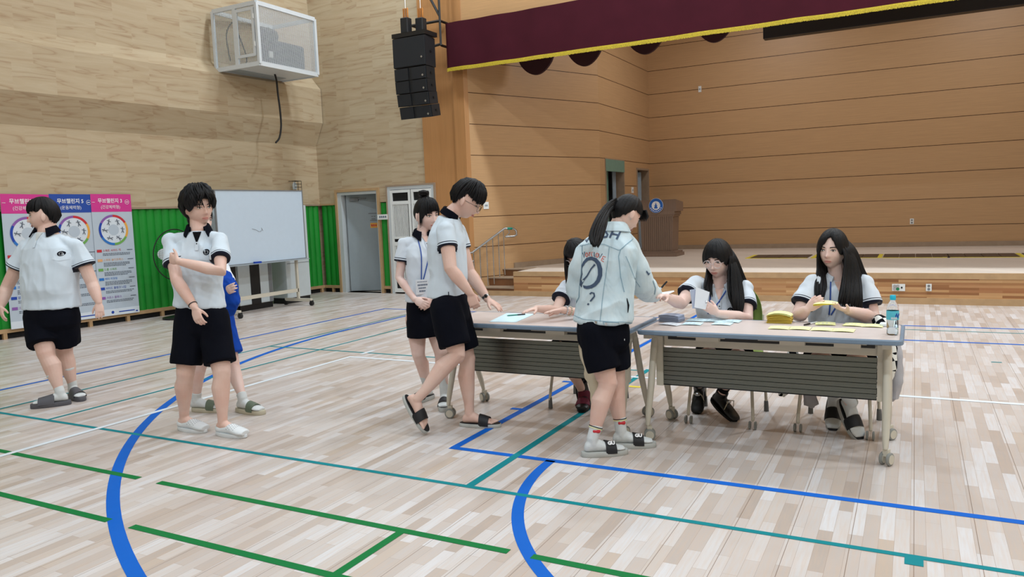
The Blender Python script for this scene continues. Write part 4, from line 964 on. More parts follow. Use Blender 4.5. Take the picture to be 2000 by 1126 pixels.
drape('grey_sweatshirt', [(-.62, 5.34, .45), (-.62, 5.32, .34), (-.605, 5.30, .22), (-.59, 5.29, .14)], [(.05, .04), (.05, .035), (.045, .03), (.02, .015)], 'hood', 'pale grey sleeve hanging between the legs of the end chair', 'sweatshirt')
drape('grey_jacket', [(-.13, 5.50, .60), (-.10, 5.44, .46), (-.10, 5.42, .32), (-.12, 5.42, .20)], [(.05, .04), (.06, .04), (.06, .04), (.03, .02)], 'hood', 'pale grey jacket hanging behind the checked shirt at the table end', 'jacket')
bgp = [(1140, 655), (1136, 690), (1150, 725), (1160, 765), (1164, 800)]
drape('cream_bag', [ony(1150, 640, 4.74), ony(1142, 675, 4.73), ony(1150, 705, 4.72), ony(1158, 745, 4.71), ony(1166, 795, 4.70)], [(.02, .02), (.05, .03), (.05, .03), (.035, .02), (.02, .012)], 'bag', 'cream canvas bag hanging from the left table beside the dark shorts', 'bag', ref=(1, 0, 0))
part(MB().tube([(-7.0, 12.93, 4.66), (8, 12.93, 4.66)], .03, 8), 'curtain_rail_tmp', 'black', None)
bpy.data.objects['curtain_rail_tmp']['kind'] = 'structure'; bpy.data.objects['curtain_rail_tmp'].name = 'trim_8'

# ================================================================ PEOPLE: builders
RS = V((_X.x, _Y.x, _Z.x)); RS = V((RS.x, RS.y, 0)).normalized()       # screen right, on the floor
TC = V((RS.y, -RS.x, 0))                                               # towards the camera
def S(sx, sy, t): return RS * sx + V((0, 0, 1)) * sy + TC * t
def heading(phi): a = math.radians(phi); return TC * math.cos(a) + RS * math.sin(a)
def bodyframe(phi, pitch=0, roll=0):
    f = heading(phi); p = math.radians(pitch); Z = V((0, 0, 1))
    fw = f * math.cos(p) - Z * math.sin(p); x = f.cross(Z).normalized(); up = x.cross(fw)
    R = Matrix((x, fw, up)).transposed()
    return R @ Matrix.Rotation(math.radians(roll), 3, 'Y')
def remesh(mb, vox, smooth=3, disp=None, attr=None):
    me = mb.mesh('tmp'); o = bpy.data.objects.new('tmp', me); COL.objects.link(o)
    r = o.modifiers.new('r', 'REMESH'); r.mode = 'VOXEL'; r.voxel_size = vox; r.adaptivity = 0
    if smooth: s = o.modifiers.new('s', 'SMOOTH'); s.factor = .5; s.iterations = smooth
    dg = bpy.context.evaluated_depsgraph_get(); out = bpy.data.meshes.new_from_object(o.evaluated_get(dg))
    bpy.data.objects.remove(o); bpy.data.meshes.remove(me)
    if disp:
        ns = [v.normal.copy() for v in out.vertices]
        for v, n_ in zip(out.vertices, ns): v.co += n_ * disp(v.co)
    if attr:
        a = out.attributes.new('cuff', 'FLOAT', 'POINT')
        a.data.foreach_set('value', [attr(v.co) for v in out.vertices])
    return out
JAW = .26
def headpos(d, k=1.0):
    """surface point of the head for unit direction d (x right, y forward, z up)"""
    x, y, z = d.x * .074, d.y * .094, d.z * .118
    if z < 0:
        s = min(1, -z / .118); x *= 1 - JAW * s ** 1.8
        if y > 0: y *= 1 - .04 * s
        else: y *= 1 - .38 * s
        z *= 1.0 - .04 * s
    if y > .07: y = .07 + (y - .07) * .75
    if d.y < 0 and z > -.03: y *= 1.04
    return V((x, y, z)) * k
def g2(x, z, cx, cz, sx, sz): return math.exp(-((x - cx) / sx) ** 2 - ((z - cz) / sz) ** 2)
def head_mesh(mb, c, R, k):
    nu, nv = 72, 56; rings = []
    for i in range(nv + 1):
        th = min(max(PI * i / nv, .015), PI - .015); ring = []
        for j in range(nu):
            a = 2 * PI * j / nu; d = V((math.sin(th) * math.sin(a), math.sin(th) * math.cos(a), math.cos(th))); p = headpos(d)
            if p.y > 0:
                x, z = p.x, p.z; f = 0
                f += .021 * g2(x, z, 0, -.030, .011, .011) + .013 * g2(x, z, 0, -.012, .008, .024)
                f += .005 * g2(x, z, .012, -.034, .008, .008) + .005 * g2(x, z, -.012, -.034, .008, .008)
                f -= .009 * (g2(x, z, .031, .006, .017, .011) + g2(x, z, -.031, .006, .017, .011))
                f += .004 * (g2(x, z, .03, .026, .02, .008) + g2(x, z, -.03, .026, .02, .008))
                f += .004 * (g2(x, z, .042, -.03, .02, .02) + g2(x, z, -.042, -.03, .02, .02))
                f += .007 * g2(x, z, 0, -.062, .022, .010) - .003 * g2(x, z, 0, -.078, .02, .006) + .008 * g2(x, z, 0, -.098, .02, .014)
                p.y += f
            ring.append(c + R @ (p * k))
        rings.append(ring)
    mb.loft(rings)
    for s in (-1, 1):
        Re = R @ Matrix.Rotation(s * math.radians(-22), 3, 'Z') @ Matrix.Rotation(math.radians(10), 3, 'X')
        mb.ell(c + R @ (V((s * .080, -.008, -.008)) * k), (.008 * k, .018 * k, .030 * k), Re, 14, 10)
        mb.ell(c + R @ (V((s * .074, -.004, -.032)) * k), (.007 * k, .009 * k, .010 * k), Re, 10, 8)
def hand(mb, wrist, d, nrm, side, curl=.35, thumb=.6, k=1.0, spread=.06, curls=None):
    d = V(d).normalized(); nrm = V(nrm); nrm = (nrm - d * nrm.dot(d)).normalized(); ac = d.cross(nrm) * side   # towards the thumb
    w = V(wrist); pl = .088 * k
    mb.tube([w - d * .02 * k, w + d * .01 * k, w + d * .045 * k, w + d * pl], [(.024 * k, .019 * k), (.026 * k, .018 * k), (.039 * k, .017 * k), (.040 * k, .013 * k)], 14, ref=ac)
    lens = [.066, .074, .069, .054]
    for i in range(4):
        off = (.030 - .0195 * i) * k; b = w + d * (pl - .006 * k - (.006 if i == 3 else 0)) + ac * off
        fd = (d + ac * (spread * (1.5 - i))).normalized(); p = b; pts = [p - fd * .02 * k, p]; cu = curls[i] if curls else curl; a = cu * .45
        for q, fr in enumerate((.46, .30, .24)):
            dd = fd * math.cos(a) + nrm * math.sin(a); p = p + dd * lens[i] * k * fr; pts.append(p); a += cu * .9
        r0 = (.0092 if i < 3 else .0082) * k
        mb.tube(pts, [r0, r0 * 1.02, r0 * .98, r0 * .9, r0 * .72], 10)
    b = w + d * .022 * k + ac * .020 * k; td = (d * .75 + ac * (.85 - .35 * thumb) + nrm * (.25 + thumb * .5)).normalized()
    p1 = b + td * .038 * k; td2 = (td + d * .45 - ac * .15 * thumb + nrm * .2 * thumb).normalized(); p2 = p1 + td2 * .030 * k; td3 = (td2 + d * .25 - ac * .15).normalized()
    mb.tube([b - td * .01, b, p1, p2, p2 + td3 * .020 * k], [.014 * k, .0145 * k, .0115 * k, .0102 * k, .008 * k], 10)
def footring(o, d, x, u, t, w, z0, z1):
    return [o + d * t + x * (w * math.cos(2 * PI * q / 18)) + u * (z0 + (z1 - z0) * (0.5 + .5 * math.sin(2 * PI * q / 18) * (1.0 if math.sin(2 * PI * q / 18) > 0 else .96)))for q in range(18)]
FOOT = [(-.052, .012, .010, .035), (-.047, .024, .003, .055), (-.03, .031, .0, .075), (0, .033, 0, .085), (.04, .035, .0, .075), (.08, .040, .0, .055), (.12, .045, 0, .042), (.155, .047, 0, .030), (.18, .043, 0, .024), (.2, .03, .003, .018)]
def foot(mb, o, d, u, k=1.0, grow=0.0, toes=True):
    """o: point on the sole under the ankle; d: towards the toes; u: up from the sole"""
    x = d.cross(u).normalized(); n = len(FOOT)
    rings = []
    for t, w, z0, z1 in FOOT:
        if toes and t > .16: break
        rings.append(footring(o, d, x, u, (t + (grow if t > .19 else (-grow if t < -.05 else 0))) * k, (w + grow) * k, (z0 - grow * .3) * k, (z1 + grow) * k))
    mb.loft(rings)
    return x
def toesm(mb, o, d, x, u, side, k=1.0):
    for i in range(5):
        a = x * ((-.034 + .0165 * i) * -side) * k; ln = [.05, .046, .040, .034, .026][i]; r = .0115 if i == 0 else .0085
        b = o + d * .142 * k + a + u * .013 * k; mb.tube([b - d * .01, b + d * ln * .6 * k, b + d * ln * k - u * .004], [r * k, r * k, r * .8 * k], 10)
def cloth_disp(amp, sc, seed=0):
    o = V((seed * 3.1, seed * 1.7, 0))
    def f(p):
        q = V((p.x * sc, p.y * sc, p.z * sc * .55)) + o
        a = noise.noise(q + V((noise.noise(q * .7), noise.noise(q * .7 + V((5, 5, 5))), 0)) * 1.3)
        return amp * (1 - 2.2 * abs(a)) + amp * .35 * noise.noise(q * 2.7)
    return f
def decal(root, name, vs, fs, mat, tgt, o, u, v, off=.003, reach=.35):
    """wrap a flat drawing (u right, v up) onto the cloth mesh tgt, cast along u x v backwards"""
    o, u, v = V(o), V(u).normalized(), V(v).normalized(); n_ = u.cross(v).normalized()
    import bmesh
    me = bpy.data.meshes.new('d'); me.from_pydata(vs, [], fs); bm = bmesh.new(); bm.from_mesh(me); bpy.data.meshes.remove(me)
    for _ in range(4):
        es = [e for e in bm.edges if e.calc_length() > .018]
        if not es: break
        bmesh.ops.subdivide_edges(bm, edges=es, cuts=1)
        bmesh.ops.triangulate(bm, faces=bm.faces)
    bm.verts.ensure_lookup_table(); last = None; dv = []
    for p in bm.verts:
        w_ = o + u * p.co.x + v * p.co.y; h = tgt.ray_cast(w_ + n_ * reach, -n_, reach * 2.5)
        if h[0] is None: h2 = tgt.find_nearest(w_); q = h2[0] + n_ * off
        else: q = h[0] + (h[1] * .5 + n_ * .5).normalized() * off
        dv.append(tuple(q))
    df = [[x.index for x in f.verts] for f in bm.faces]; bm.free()
    me = bpy.data.meshes.new(name); me.from_pydata(dv, [], df); me.update()
    if mat in ('polo', 'polob'): me.attributes.new('cuff', 'FLOAT', 'POINT').data.foreach_set('value', [9.0] * len(dv))
    return link(name, me, mat, root)
def bvh(me): return BVHTree.FromPolygons([v.co.copy() for v in me.vertices], [list(p.vertices) for p in me.polygons])
def thmax(tab, a):
    a = (a + 180) % 360 - 180
    ks = tab
    for (a0, t0), (a1, t1) in zip(ks, ks[1:]):
        if a0 <= a <= a1:
            s = (a - a0) / (a1 - a0); s = s * s * (3 - 2 * s); return t0 + (t1 - t0) * s
    return ks[-1][1]
def hair_cap(c, R, k, tab, thick=.02, edge=.008, jag=3.0, ridge=.0025, freq=26, seed=0, swirl=0.0, crown=(-.012, .0), vol=None, tp=6):
    """cap of hair lying on the skull; tab: hairline as (azimuth deg, polar angle deg), 0 = front, + = the person's right"""
    nu, nv = 168, 26; rings = []; rnd = random.Random(seed)
    jg = [rnd.uniform(-1, 1) for _ in range(60)]
    for i in range(nv + 1):
        s = i / nv; ring = []
        for j in range(nu):
            a = -180 + 360 * j / nu; tm = thmax(tab, a)
            x = (a + 180) / 360 * 60; i0 = int(x) % 60; fr = x - int(x); jj = jg[i0] * (1 - fr) + jg[(i0 + 1) % 60] * fr
            tm += jag * jj
            th = math.radians(tm) * s; aa = math.radians(a + swirl * (1 - s) * 60)
            d = V((math.sin(th) * math.sin(aa), math.sin(th) * math.cos(aa), math.cos(th)))
            p = headpos(d); nrm = V((d.x / .074, d.y / .094, d.z / .118)).normalized()
            t = thick * (1 - s ** tp) + edge * s ** tp
            if vol: t += vol(a, s)
            r = noise.noise(V((math.sin(aa) * freq / 6, math.cos(aa) * freq / 6, s * 1.2 + seed))) + .6 * noise.noise(V((math.sin(aa) * freq / 2.2, math.cos(aa) * freq / 2.2, s * 1.6 + seed)))
            p = p + nrm * (t + ridge * r * (.3 + s) * 1.6)
            ring.append(c + R @ (p * k))
        rings.append(ring)
    inner = []
    for i in (nv, nv - 6, nv - 14):
        s = i / nv; ring = []
        for j in range(nu):
            a = -180 + 360 * j / nu; th = math.radians(thmax(tab, a)) * s * .98; aa = math.radians(a)
            d = V((math.sin(th) * math.sin(aa), math.sin(th) * math.cos(aa), math.cos(th))); ring.append(c + R @ (headpos(d) * k * .985))
        inner.append(ring)
    return MB().loft(rings + inner)
def fringe(mb, c, R, k, tab, a0, a1, n, thick=.024, over=8, w=.011, seed=2, s0=.35, sweep=0.0):
    """tapering tufts along the hairline between azimuths a0 and a1"""
    rnd = random.Random(seed)
    for i in range(n):
        a = a0 + (a1 - a0) * (i + rnd.random()) / n; tm = thmax(tab, a) + rnd.uniform(-.3, 1) * over; pts = []; sw = sweep + rnd.uniform(-6, 6)
        for q in range(6):
            s = s0 + (1 - s0) * q / 5; th = math.radians(tm * s); aa = math.radians(a + sw * (q / 5) ** 1.5)
            d = V((math.sin(th) * math.sin(aa), math.sin(th) * math.cos(aa), math.cos(th))); nr_ = V((d.x / .074, d.y / .094, d.z / .118)).normalized()
            pts.append(c + R @ ((headpos(d) + nr_ * (thick * (1 - .45 * (q / 5) ** 2) + rnd.uniform(-.002, .002))) * k))
        mb.tube(pts, [(w * .6, .004), (w, .005), (w, .005), (w * .9, .0045), (w * .65, .004), (w * .15, .0015)], 7)
    return mb
def locks(mb, A, B, n, w=.012, th=.005, seed=1, jit=.006, lenj=.08):
    """n hair locks swept between guide lines A and B (lists of points)"""
    rnd = random.Random(seed); A = smoothpath(A, 5); B = smoothpath(B, 5)
    for i in range(n):
        f = (i + rnd.random() * .6) / n; L = len(A); cut = L - int(rnd.random() * lenj * L)
        o = V((rnd.uniform(-jit, jit), rnd.uniform(-jit, jit), rnd.uniform(-jit, jit))); ph = rnd.uniform(0, 6)
        pts = [A[q].lerp(B[q], f) + o * (q / L) + RS * (.003 * math.sin(ph + q * .45)) * (q / L) for q in range(cut)]
        rr = []
        for q in range(cut):
            s = q / (cut - 1); m_ = (1 - max(0, (s - .72) / .28) ** 2 * .85) * (.75 + .25 * min(1, s * 5)); rr.append((w * m_, th * m_))
        mb.tube(pts, rr, 8)
    return mb
def eyes(root, c, R, k, closed=0.0, glasses=None, brow=True):
    out = []
    for s in (-1, 1):
        ec = c + R @ (V((s * .031, .0765, .004)) * k); Rt = R @ Matrix.Rotation(s * -.22, 3, 'Z')
        op = .0066 * (1 - closed)
        e = link('eye', MB().ell(ec, (.0138 * k, .0062 * k, op * k), Rt, 14, 8).mesh(), 'eyew', root, 'all')
        link('iris', MB().ell(ec + Rt @ (V((0, .0026, 0)) * k), (.0056 * k, .0046 * k, min(op * .98, .0056) * k), Rt, 12, 8).mesh(), 'iris', e, 'all')
        l_ = MB().tube([ec + Rt @ (V((x, .0045 - abs(x) * .12, op + .0012 - (x / .0145) ** 2 * .0035)) * k) for x in (-.0145, -.008, 0, .008, .0145)], [(.0012 * k), .0017 * k, .0018 * k, .0018 * k, .001 * k], 6)
        link('eyelid_line', l_.mesh(), 'iris', e)
        if brow:
            b = MB().tube([c + R @ (V((s * x, y, z)) * k) for x, y, z in ((.016, .0885, .0235), (.028, .0875, .0265), (.040, .0805, .0265), (.050, .071, .022))], [(.0026 * k, .0022 * k)] * 3 + [(.0013 * k, .0013 * k)], 8)
            link('eyebrow', b.mesh(), 'hair', root)
    m_ = MB().tube([c + R @ (V((x, .0850 - abs(x) * .35, -.0615 - (x * 8) ** 2 * .05 + .0016)) * k) for x in (-.021, -.011, 0, .011, .021)], [(.0015 * k, .0015 * k), (.0032 * k, .0032 * k), (.0034 * k, .0036 * k), (.0032 * k, .0032 * k), (.0015 * k, .0015 * k)], 8, ref=R @ V((0, 0, 1)))
    m_.tube([c + R @ (V((x, .0850 - abs(x) * .35, -.0685 + (x * 8) ** 2 * .07)) * k) for x in (-.019, -.01, 0, .01, .019)], [(.0015 * k, .0015 * k), (.004 * k, .0034 * k), (.0044 * k, .0038 * k), (.004 * k, .0034 * k), (.0015 * k, .0015 * k)], 8, ref=R @ V((0, 0, 1)))
    link('lips', m_.mesh(), 'lips', root, 'all')
    m_ = MB()
    for s in (-1, 1): m_.ell(c + R @ (V((s * .0065, .104, -.040)) * k), (.0028 * k, .003 * k, .0016 * k), R, 8, 6)
    link('nostrils', m_.mesh(), 'lips', root)
    if glasses:
        f = MB(); g = MB()
        for s in (-1, 1):
            gc = c + R @ (V((s * .033, .1, -.002)) * k); Rg = R @ Matrix.Rotation(s * -.15, 3, 'Z') @ Matrix.Rotation(PI / 2, 3, 'X')
            ringtube(f, gc, .0235 * k, Rg, .0013 if glasses != 'clear' else .002, 28)
            f.tube([gc + R @ (V((s * .022, -.004, .006)) * k), c + R @ (V((s * .073, .05, .006)) * k), c + R @ (V((s * .078, -.002, .004)) * k)], .0013, 6)
        f.tube([c + R @ (V((x, .103, .002)) * k) for x in (-.011, 0, .011)], .0014, 6)
        link('glasses', f.mesh(), 'clearf' if glasses == 'clear' else 'cable', root)
def collar(root, nb, R, r=.062, mat='navy2', gap=38, drop=.045, h=.03, name='collar', flare=.036, k=1.0):
    """folded shirt collar round the neck, open at the front; nb: centre of the neck base"""
    rows = []; n = 44
    for i in range(n + 1):
        a = math.radians(gap + (360 - 2 * gap) * i / n); s = min(i, n - i) / n; ft = math.exp(-(s / .10) ** 2)
        dx, dy = math.sin(a), math.cos(a)
        def q(rr, z): return nb + R @ V((dx * rr, dy * rr * .92 + .006, z))
        zi = h * (1 - .35 * ft); zo = -.014 - drop * .55 * ft
        rows.append([q(r + .004, -.012), q(r, zi), q(r + .007, zi + .004), q(r + .013, zi), q(r + flare * (.8 + .5 * ft), zo), q(r + flare * (.8 + .5 * ft) - .006, zo - .003), q(r + .007, zi - .008)])
    me = MB().loft(rows).mesh(name)
    me.attributes.new('cuff', 'FLOAT', 'POINT').data.foreach_set('value', [9.0] * len(me.vertices))
    return link(name, me, mat, root, True)
def person(P):
    """build one person from joints; every body is one continuous skin mesh, clothes are its children"""
    g = P.get; D = P['D']; k = g('k', 1.0)
    def J(a): return V(a) if isinstance(a, V) else pt(a[0], a[1], D + (a[2] if len(a) > 2 else 0))
    nb, chp, pel = J(P['neck']), J(P['chest']), J(P['pelvis'])
    hx = P['head']; hc = J(hx[:3]); Rh = bodyframe(hx[3], hx[4], hx[5] if len(hx) > 5 else 0); hk = g('hk', 1.0)
    base = V((pel.x, pel.y, 0)); root = thing('person', base, P['label'], 'person')
    Rc = bodyframe(P['phi'], g('lean', 0)); Rp = bodyframe(g('phip', P['phi']), 0)
    sm = g('skin', 'skin'); am = g('arm', 1.0); lm = g('leg', 1.0)
    mb = MB(); head_mesh(mb, hc, Rh, hk)
    nr = .052 * g('neckr', 1.0)
    mb.tube([nb + Rc @ V((0, -.005, -.06)), nb, hc + Rh @ V((0, -.022, -.05)) * hk, hc + Rh @ V((0, -.01, 0)) * hk], [nr * 1.35, nr * 1.05, nr * .98, nr * .8], 18)
    ta, tb = P['torso']    # half width, half depth at chest
    mb.tube([pel, (pel + chp) / 2, chp, nb + Rc @ V((0, 0, -.06))], [(ta * .8, tb * .8), (ta * .72, tb * .72), (ta * .78, tb * .74), (ta * .5, tb * .5)], 24, ref=Rc @ V((1, 0, 0)))
    arms = []
    for s, A in ((1, P['armR']), (-1, P['armL'])):
        sh, el, wr = J(A[0]), J(A[1]), J(A[2]); arms.append((sh, el, wr, s))
        mb.tube([nb + Rc @ V((s * .02, -.01, -.06)), sh], [.034, .036 * am], 12)
        m1 = sh.lerp(el, .5); m2 = el.lerp(wr, .3)
        mb.tube([sh, m1, el, m2, wr.lerp(el, .25), wr], [.038 * am, .044 * am, .039 * am, .0405 * am, .031 * am, .0245 * (am * .4 + .6)], 16)
        hd = J(A[3]) - wr; hand(mb, wr, hd, A[4], s, *(A[5] if len(A) > 5 else (.35, .6)), k=g('handk', .93), curls=A[6] if len(A) > 6 else None)
    legs = []
    for s, Lg in ((1, P['legR']), (-1, P['legL'])):
        hip, kn = J(Lg[0]), J(Lg[1]); F = Lg[2]
        if F.get('raised'):
            an = J(P['ankle']); d = (J(P['toe']) - J(P['heel'])).normalized(); x = d.cross(V((0, 0, 1))).normalized(); u = x.cross(d).normalized(); o = an - u * .085 * g('footk', 1)
        else:
            fk = g('footk', 1); m_ = onz(F['mid'][0], F['mid'][1], 0) if not isinstance(F['mid'], V) else F['mid']
            d = heading(F['phi']); u = V((0, 0, 1)); sole = F.get('sole', .03)
            if F.get('pitch'): p_ = math.radians(F['pitch']); d2 = d * math.cos(p_) - u * math.sin(p_); u = (u * math.cos(p_) + d * math.sin(p_)); toe = m_ + d * .1 * fk; d = d2; o = V((toe.x, toe.y, 0)) + V((0, 0, 1)) * sole - d2 * .175 * fk
            else: o = V((m_.x, m_.y, sole)) - d * .075 * fk
            an = o + u * .085 * fk
            x = d.cross(u).normalized()
        fk = g('footk', 1)
        if not F.get('hidden'):
            foot(mb, o, d, u, fk, toes=F.get('bare', False))
            if F.get('bare'): toesm(mb, o, d, x, u, s, fk)
        kf = an - kn; cl = (kf.cross(x)).normalized(); cl = cl if cl.dot(d) < 0 else -cl     # calf bulges backwards
        mb.tube([hip, hip.lerp(kn, .5), hip.lerp(kn, .9), kn, kn.lerp(an, .13), kn.lerp(an, .33) + cl * .012, kn.lerp(an, .6) + cl * .005, kn.lerp(an, .85), an - u * .02], [.085 * lm, .073 * lm, .057 * lm, .054 * lm, .050 * lm, .056 * lm, .045 * lm, .034 * (lm * .6 + .4), .033], 18)
        mb.ell(kn + (d * .022 if kf.length else d), (.036 * lm, .036 * lm, .045 * lm))
        legs.append((hip, kn, an, o, d, u, x, s, F))
    body = remesh(mb, g('vox', .005), 3); bt_ = bvh(body); link('body', body, sm, root, 'all')
    eyes(root, hc, Rh, hk, g('closed', .25), g('glasses'))
    # ---- top
    T = P['top']; ca, cb = ta, tb; mb = MB(); hemP = J(T['hem']); tx_ = Rc @ V((1, 0, 0))
    def ell(c, R, a, b, ex=2.3, n=36):
        out = []
        for q in range(n):
            t_ = 2 * PI * q / n; cs, sn = math.cos(t_), math.sin(t_)
            out.append(c + R @ V((a * math.copysign(abs(cs) ** (2 / ex), cs), b * math.copysign(abs(sn) ** (2 / ex), sn), 0)))
        return out
    mid = (pel + chp) / 2; wf = T.get('waist', 1.0); hf = T.get('hemf', 1.02); bel = T.get('belly', 0)
    shR, shL = arms[0][0], arms[1][0]
    Rh_ = bodyframe(g('phip', P['phi']), 0, T.get('hemroll', 0))
    ups = V((0, 0, 1))
    topc = nb + Rc @ V((0, -.008, -.012))
    rr = [ell(hemP, Rh_, ca * hf, cb * hf * 1.05), ell(hemP.lerp(mid, .5), Rh_, ca * .99 * wf, cb * 1.04), ell(mid + Rc @ V((0, bel * .5, 0)), bodyframe((P['phi'] + g('phip', P['phi'])) / 2, g('lean', 0) * .4), ca * .96 * wf, cb * 1.02 + bel * .5),
          ell(mid.lerp(chp, .6) + Rc @ V((0, bel * .3, 0)), Rc, ca * .98, cb * 1.04 + bel * .3), ell(chp + Rc @ V((0, 0, .02)), Rc, ca * 1.0, cb * 1.06), ell(chp.lerp(topc, .45), Rc, ca * .92, cb * .95), ell(chp.lerp(topc, .72), Rc, ca * .62, cb * .78), ell(topc, Rc, nr * 1.32, nr * 1.25)]
    mb.loft(rr)
    sl = T.get('sleeve', .55); sr = T.get('sr', .062); ends = []
    for (sh, el, wr, s) in arms:
        inner = nb + Rc @ V((s * .035, -.008, -.052)); r_s = .038 * am + T.get('ease', .018); mb.ell(sh, (r_s * .95,) * 3)
        dd = (el - sh).normalized()
        if sl <= 1: e = sh.lerp(el, sl); mb.tube([inner, sh + V((0, 0, -.004)), sh.lerp(e, .5), e], [.046, r_s, (r_s + sr) / 2, sr * T.get('flare', 1.12)], 20, round0=True, round1=False); ends.append((e, dd, sr * T.get('flare', 1.12), sh))
        else:
            e = wr.lerp(el, T.get('cuffgap', .08)); d2 = (wr - el).normalized()
            mb.tube([inner, sh, sh.lerp(el, .5), el, el.lerp(e, .5), e], [.05, r_s, sr, sr * .98, sr * .86, sr * .72], 20, round1=False); ends.append((e, d2, sr * .72, el))
    def cuffattr(p):
        best = 9.0
        for e, d_, r_, sh in ends:
            v = p - e; ax = -v.dot(d_)
            rad = (v + d_ * ax).length
            if ax < .16 and rad < r_ * 1.16 + .003 and ax > -.03: best = min(best, max(0, ax))
        return best
    def skipdisp(f):
        def h(p):
            return f(p)
        return h
    tm = remesh(mb, g('cvox', .0075), 8, cloth_disp(T.get('wr', .0045) * 1.45, T.get('ws', 9), P.get('seed', 1)), cuffattr)
    tb_ = bvh(tm); link(T.get('name', 'polo_shirt'), tm, T.get('mat', 'polo'), root, 'all')
    P['_'] = dict(root=root, tb=tb_, nb=nb, chp=chp, pel=pel, Rc=Rc, Rh=Rh, hc=hc, arms=arms, legs=legs, hk=hk, J=J, ends=ends, Rp=Rp)
    fwd = Rc @ V((0, 1, 0)); rt = Rc @ V((1, 0, 0)); up = Rc @ V((0, 0, 1))
    if T.get('collar', True):
        if T.get('vneck', True):
            vd = T.get('vdepth', .085); o = nb + up * -.012
            decal(root, T.get('vname', 'neck_opening'), [(-.03, -.0, 0), (.03, -.0, 0), (.004, -vd, 0), (-.004, -vd, 0)], [(0, 1, 2, 3)], T.get('vmat', 'skin'), tb_, o, -rt, up, .004)
            decal(root, 'placket', [(-.012, -vd + .004, 0), (.012, -vd + .004, 0), (.012, -vd - .055, 0), (-.012, -vd - .055, 0)], [(0, 1, 2, 3)], T.get('mat', 'polo'), tb_, o, -rt, up, .005)
            for bz in T.get('buttons', (.012, .038)):
                bp = [( .0045 * math.cos(q * PI / 5), -vd - bz + .0045 * math.sin(q * PI / 5), 0) for q in range(10)]
                decal(root, 'button', bp, [list(range(10))], 'navy2', tb_, o, -rt, up, .007)
        collar(root, nb + Rc @ V((0, 0, .0)) + V((0, 0, T.get('cz', .006))), Rc @ Matrix.Rotation(math.radians(-T.get('cpitch', 8)), 3, 'X'), nr * 1.12, T.get('cmat', 'navy2'), T.get('gap', 30), T.get('drop', .05), T.get('ch', .032), flare=T.get('cfl', .036))
    if T.get('badge'):
        h_ = tb_.ray_cast(CAM, ray(*T['badge']).normalized()); o = h_[0] if h_[0] else chp
        ring = [(.021 * math.cos(q * PI / 12), .021 * math.sin(q * PI / 12), 0) for q in range(24)]
        decal(root, 'pocket', [(-.045, .045, 0), (.045, .045, 0), (.045, -.05, 0), (0, -.062, 0), (-.045, -.05, 0)], [(0, 1, 2, 3, 4)], T.get('mat', 'polo'), tb_, o, -rt, up, .0025)
        decal(root, 'badge', ring, [list(range(24))], 'navy2', tb_, o, -rt, up, .0045)
        decal(root, 'badge_emblem', [(x * .6, y * .6, 0) for x, y, z in ring], [list(range(24))], 'grey', tb_, o, -rt, up, .006)
        decal(root, 'badge_figure', [(-.005, -.009, 0), (.005, -.009, 0), (.003, .009, 0), (-.003, .009, 0)], [(0, 1, 2, 3)], 'navy2', tb_, o, -rt, up, .0075)
    # ---- shorts or skirt
    B = P.get('bottom')
    if B:
        mb = MB(); wst = J(B.get('waist', P['pelvis'])); lr = B.get('r', .09); L_ = B.get('len', .75); ends2 = []
        mb.loft([ell(wst + V((0, 0, .08)), Rp, ca * .88, cb * .9), ell(wst + V((0, 0, .04)), Rp, ca * .92, cb * .96), ell(wst - V((0, 0, .03)), Rp, ca * .98, cb * 1.02), ell(wst - V((0, 0, .10)), Rp, ca * .96, cb * 1.0), ell(wst - V((0, 0, .15)), Rp, ca * .8, cb * .8)])
        if B.get('skirt'):
            m1 = (legs[0][0].lerp(legs[0][1], L_) + legs[1][0].lerp(legs[1][1], L_)) / 2
            mb.loft([ell(wst - V((0, 0, .05)), Rp, ca * .97, cb * 1.0), ell(wst.lerp(m1, .5), Rp, ca * 1.05, cb * 1.08), ell(m1, Rp, ca * 1.08, cb * 1.12)])
        else:
            for (hip, kn, an, o, d, u, x, s, F) in legs:
                e = hip.lerp(kn, L_); mb.tube([hip + V((0, 0, .04)), hip.lerp(kn, .35), e], [lr * 1.08, lr * 1.1, lr * B.get('flare', 1.08)], 22, round1=False)
        bm2 = remesh(mb, .009, 4, cloth_disp(.004, 7, 5)); link(B.get('name', 'shorts'), bm2, B.get('mat', 'navy'), root, 'all')
        P['_']['bb'] = bvh(bm2)
    # ---- feet
    for (hip, kn, an, o, d, u, x, s, F) in legs:
        fk = g('footk', 1)
        if F.get('sock'):
            mb = MB(); foot(mb, o, d, u, fk, .003, toes=False); ax = (kn - an).normalized(); hh = F['sock']
            mb.tube([an - u * .03, an, an + ax * hh * .5, an + ax * hh], [.038 * fk, .038 * fk, .039 * fk, .040 * g('leg', 1) ** .5 * F.get('sockf', 1)], 18, round1=False)
            so = link('sock', remesh(mb, .005, 2), F.get('sockmat', 'sock'), root, 'all')
            if F.get('sockband'):
                for q, (hq, mt) in enumerate(((hh - .012, 'navy2'), (hh - .02, 'papery'), (hh - .032, 'red'))):
                    c_ = an + ax * hq; link('sock_stripe', MB().tube([c_ - ax * .002, c_ + ax * (.002 if q < 2 else .006)], .0425, 20, False, False).mesh() if q < 2 else MB().tube([c_ + TC * .03 - RS * .008, c_ + TC * .03 + RS * .02], [(.012, .011)] * 2, 10).mesh(), mt, so)
        sh = F.get('shoe')
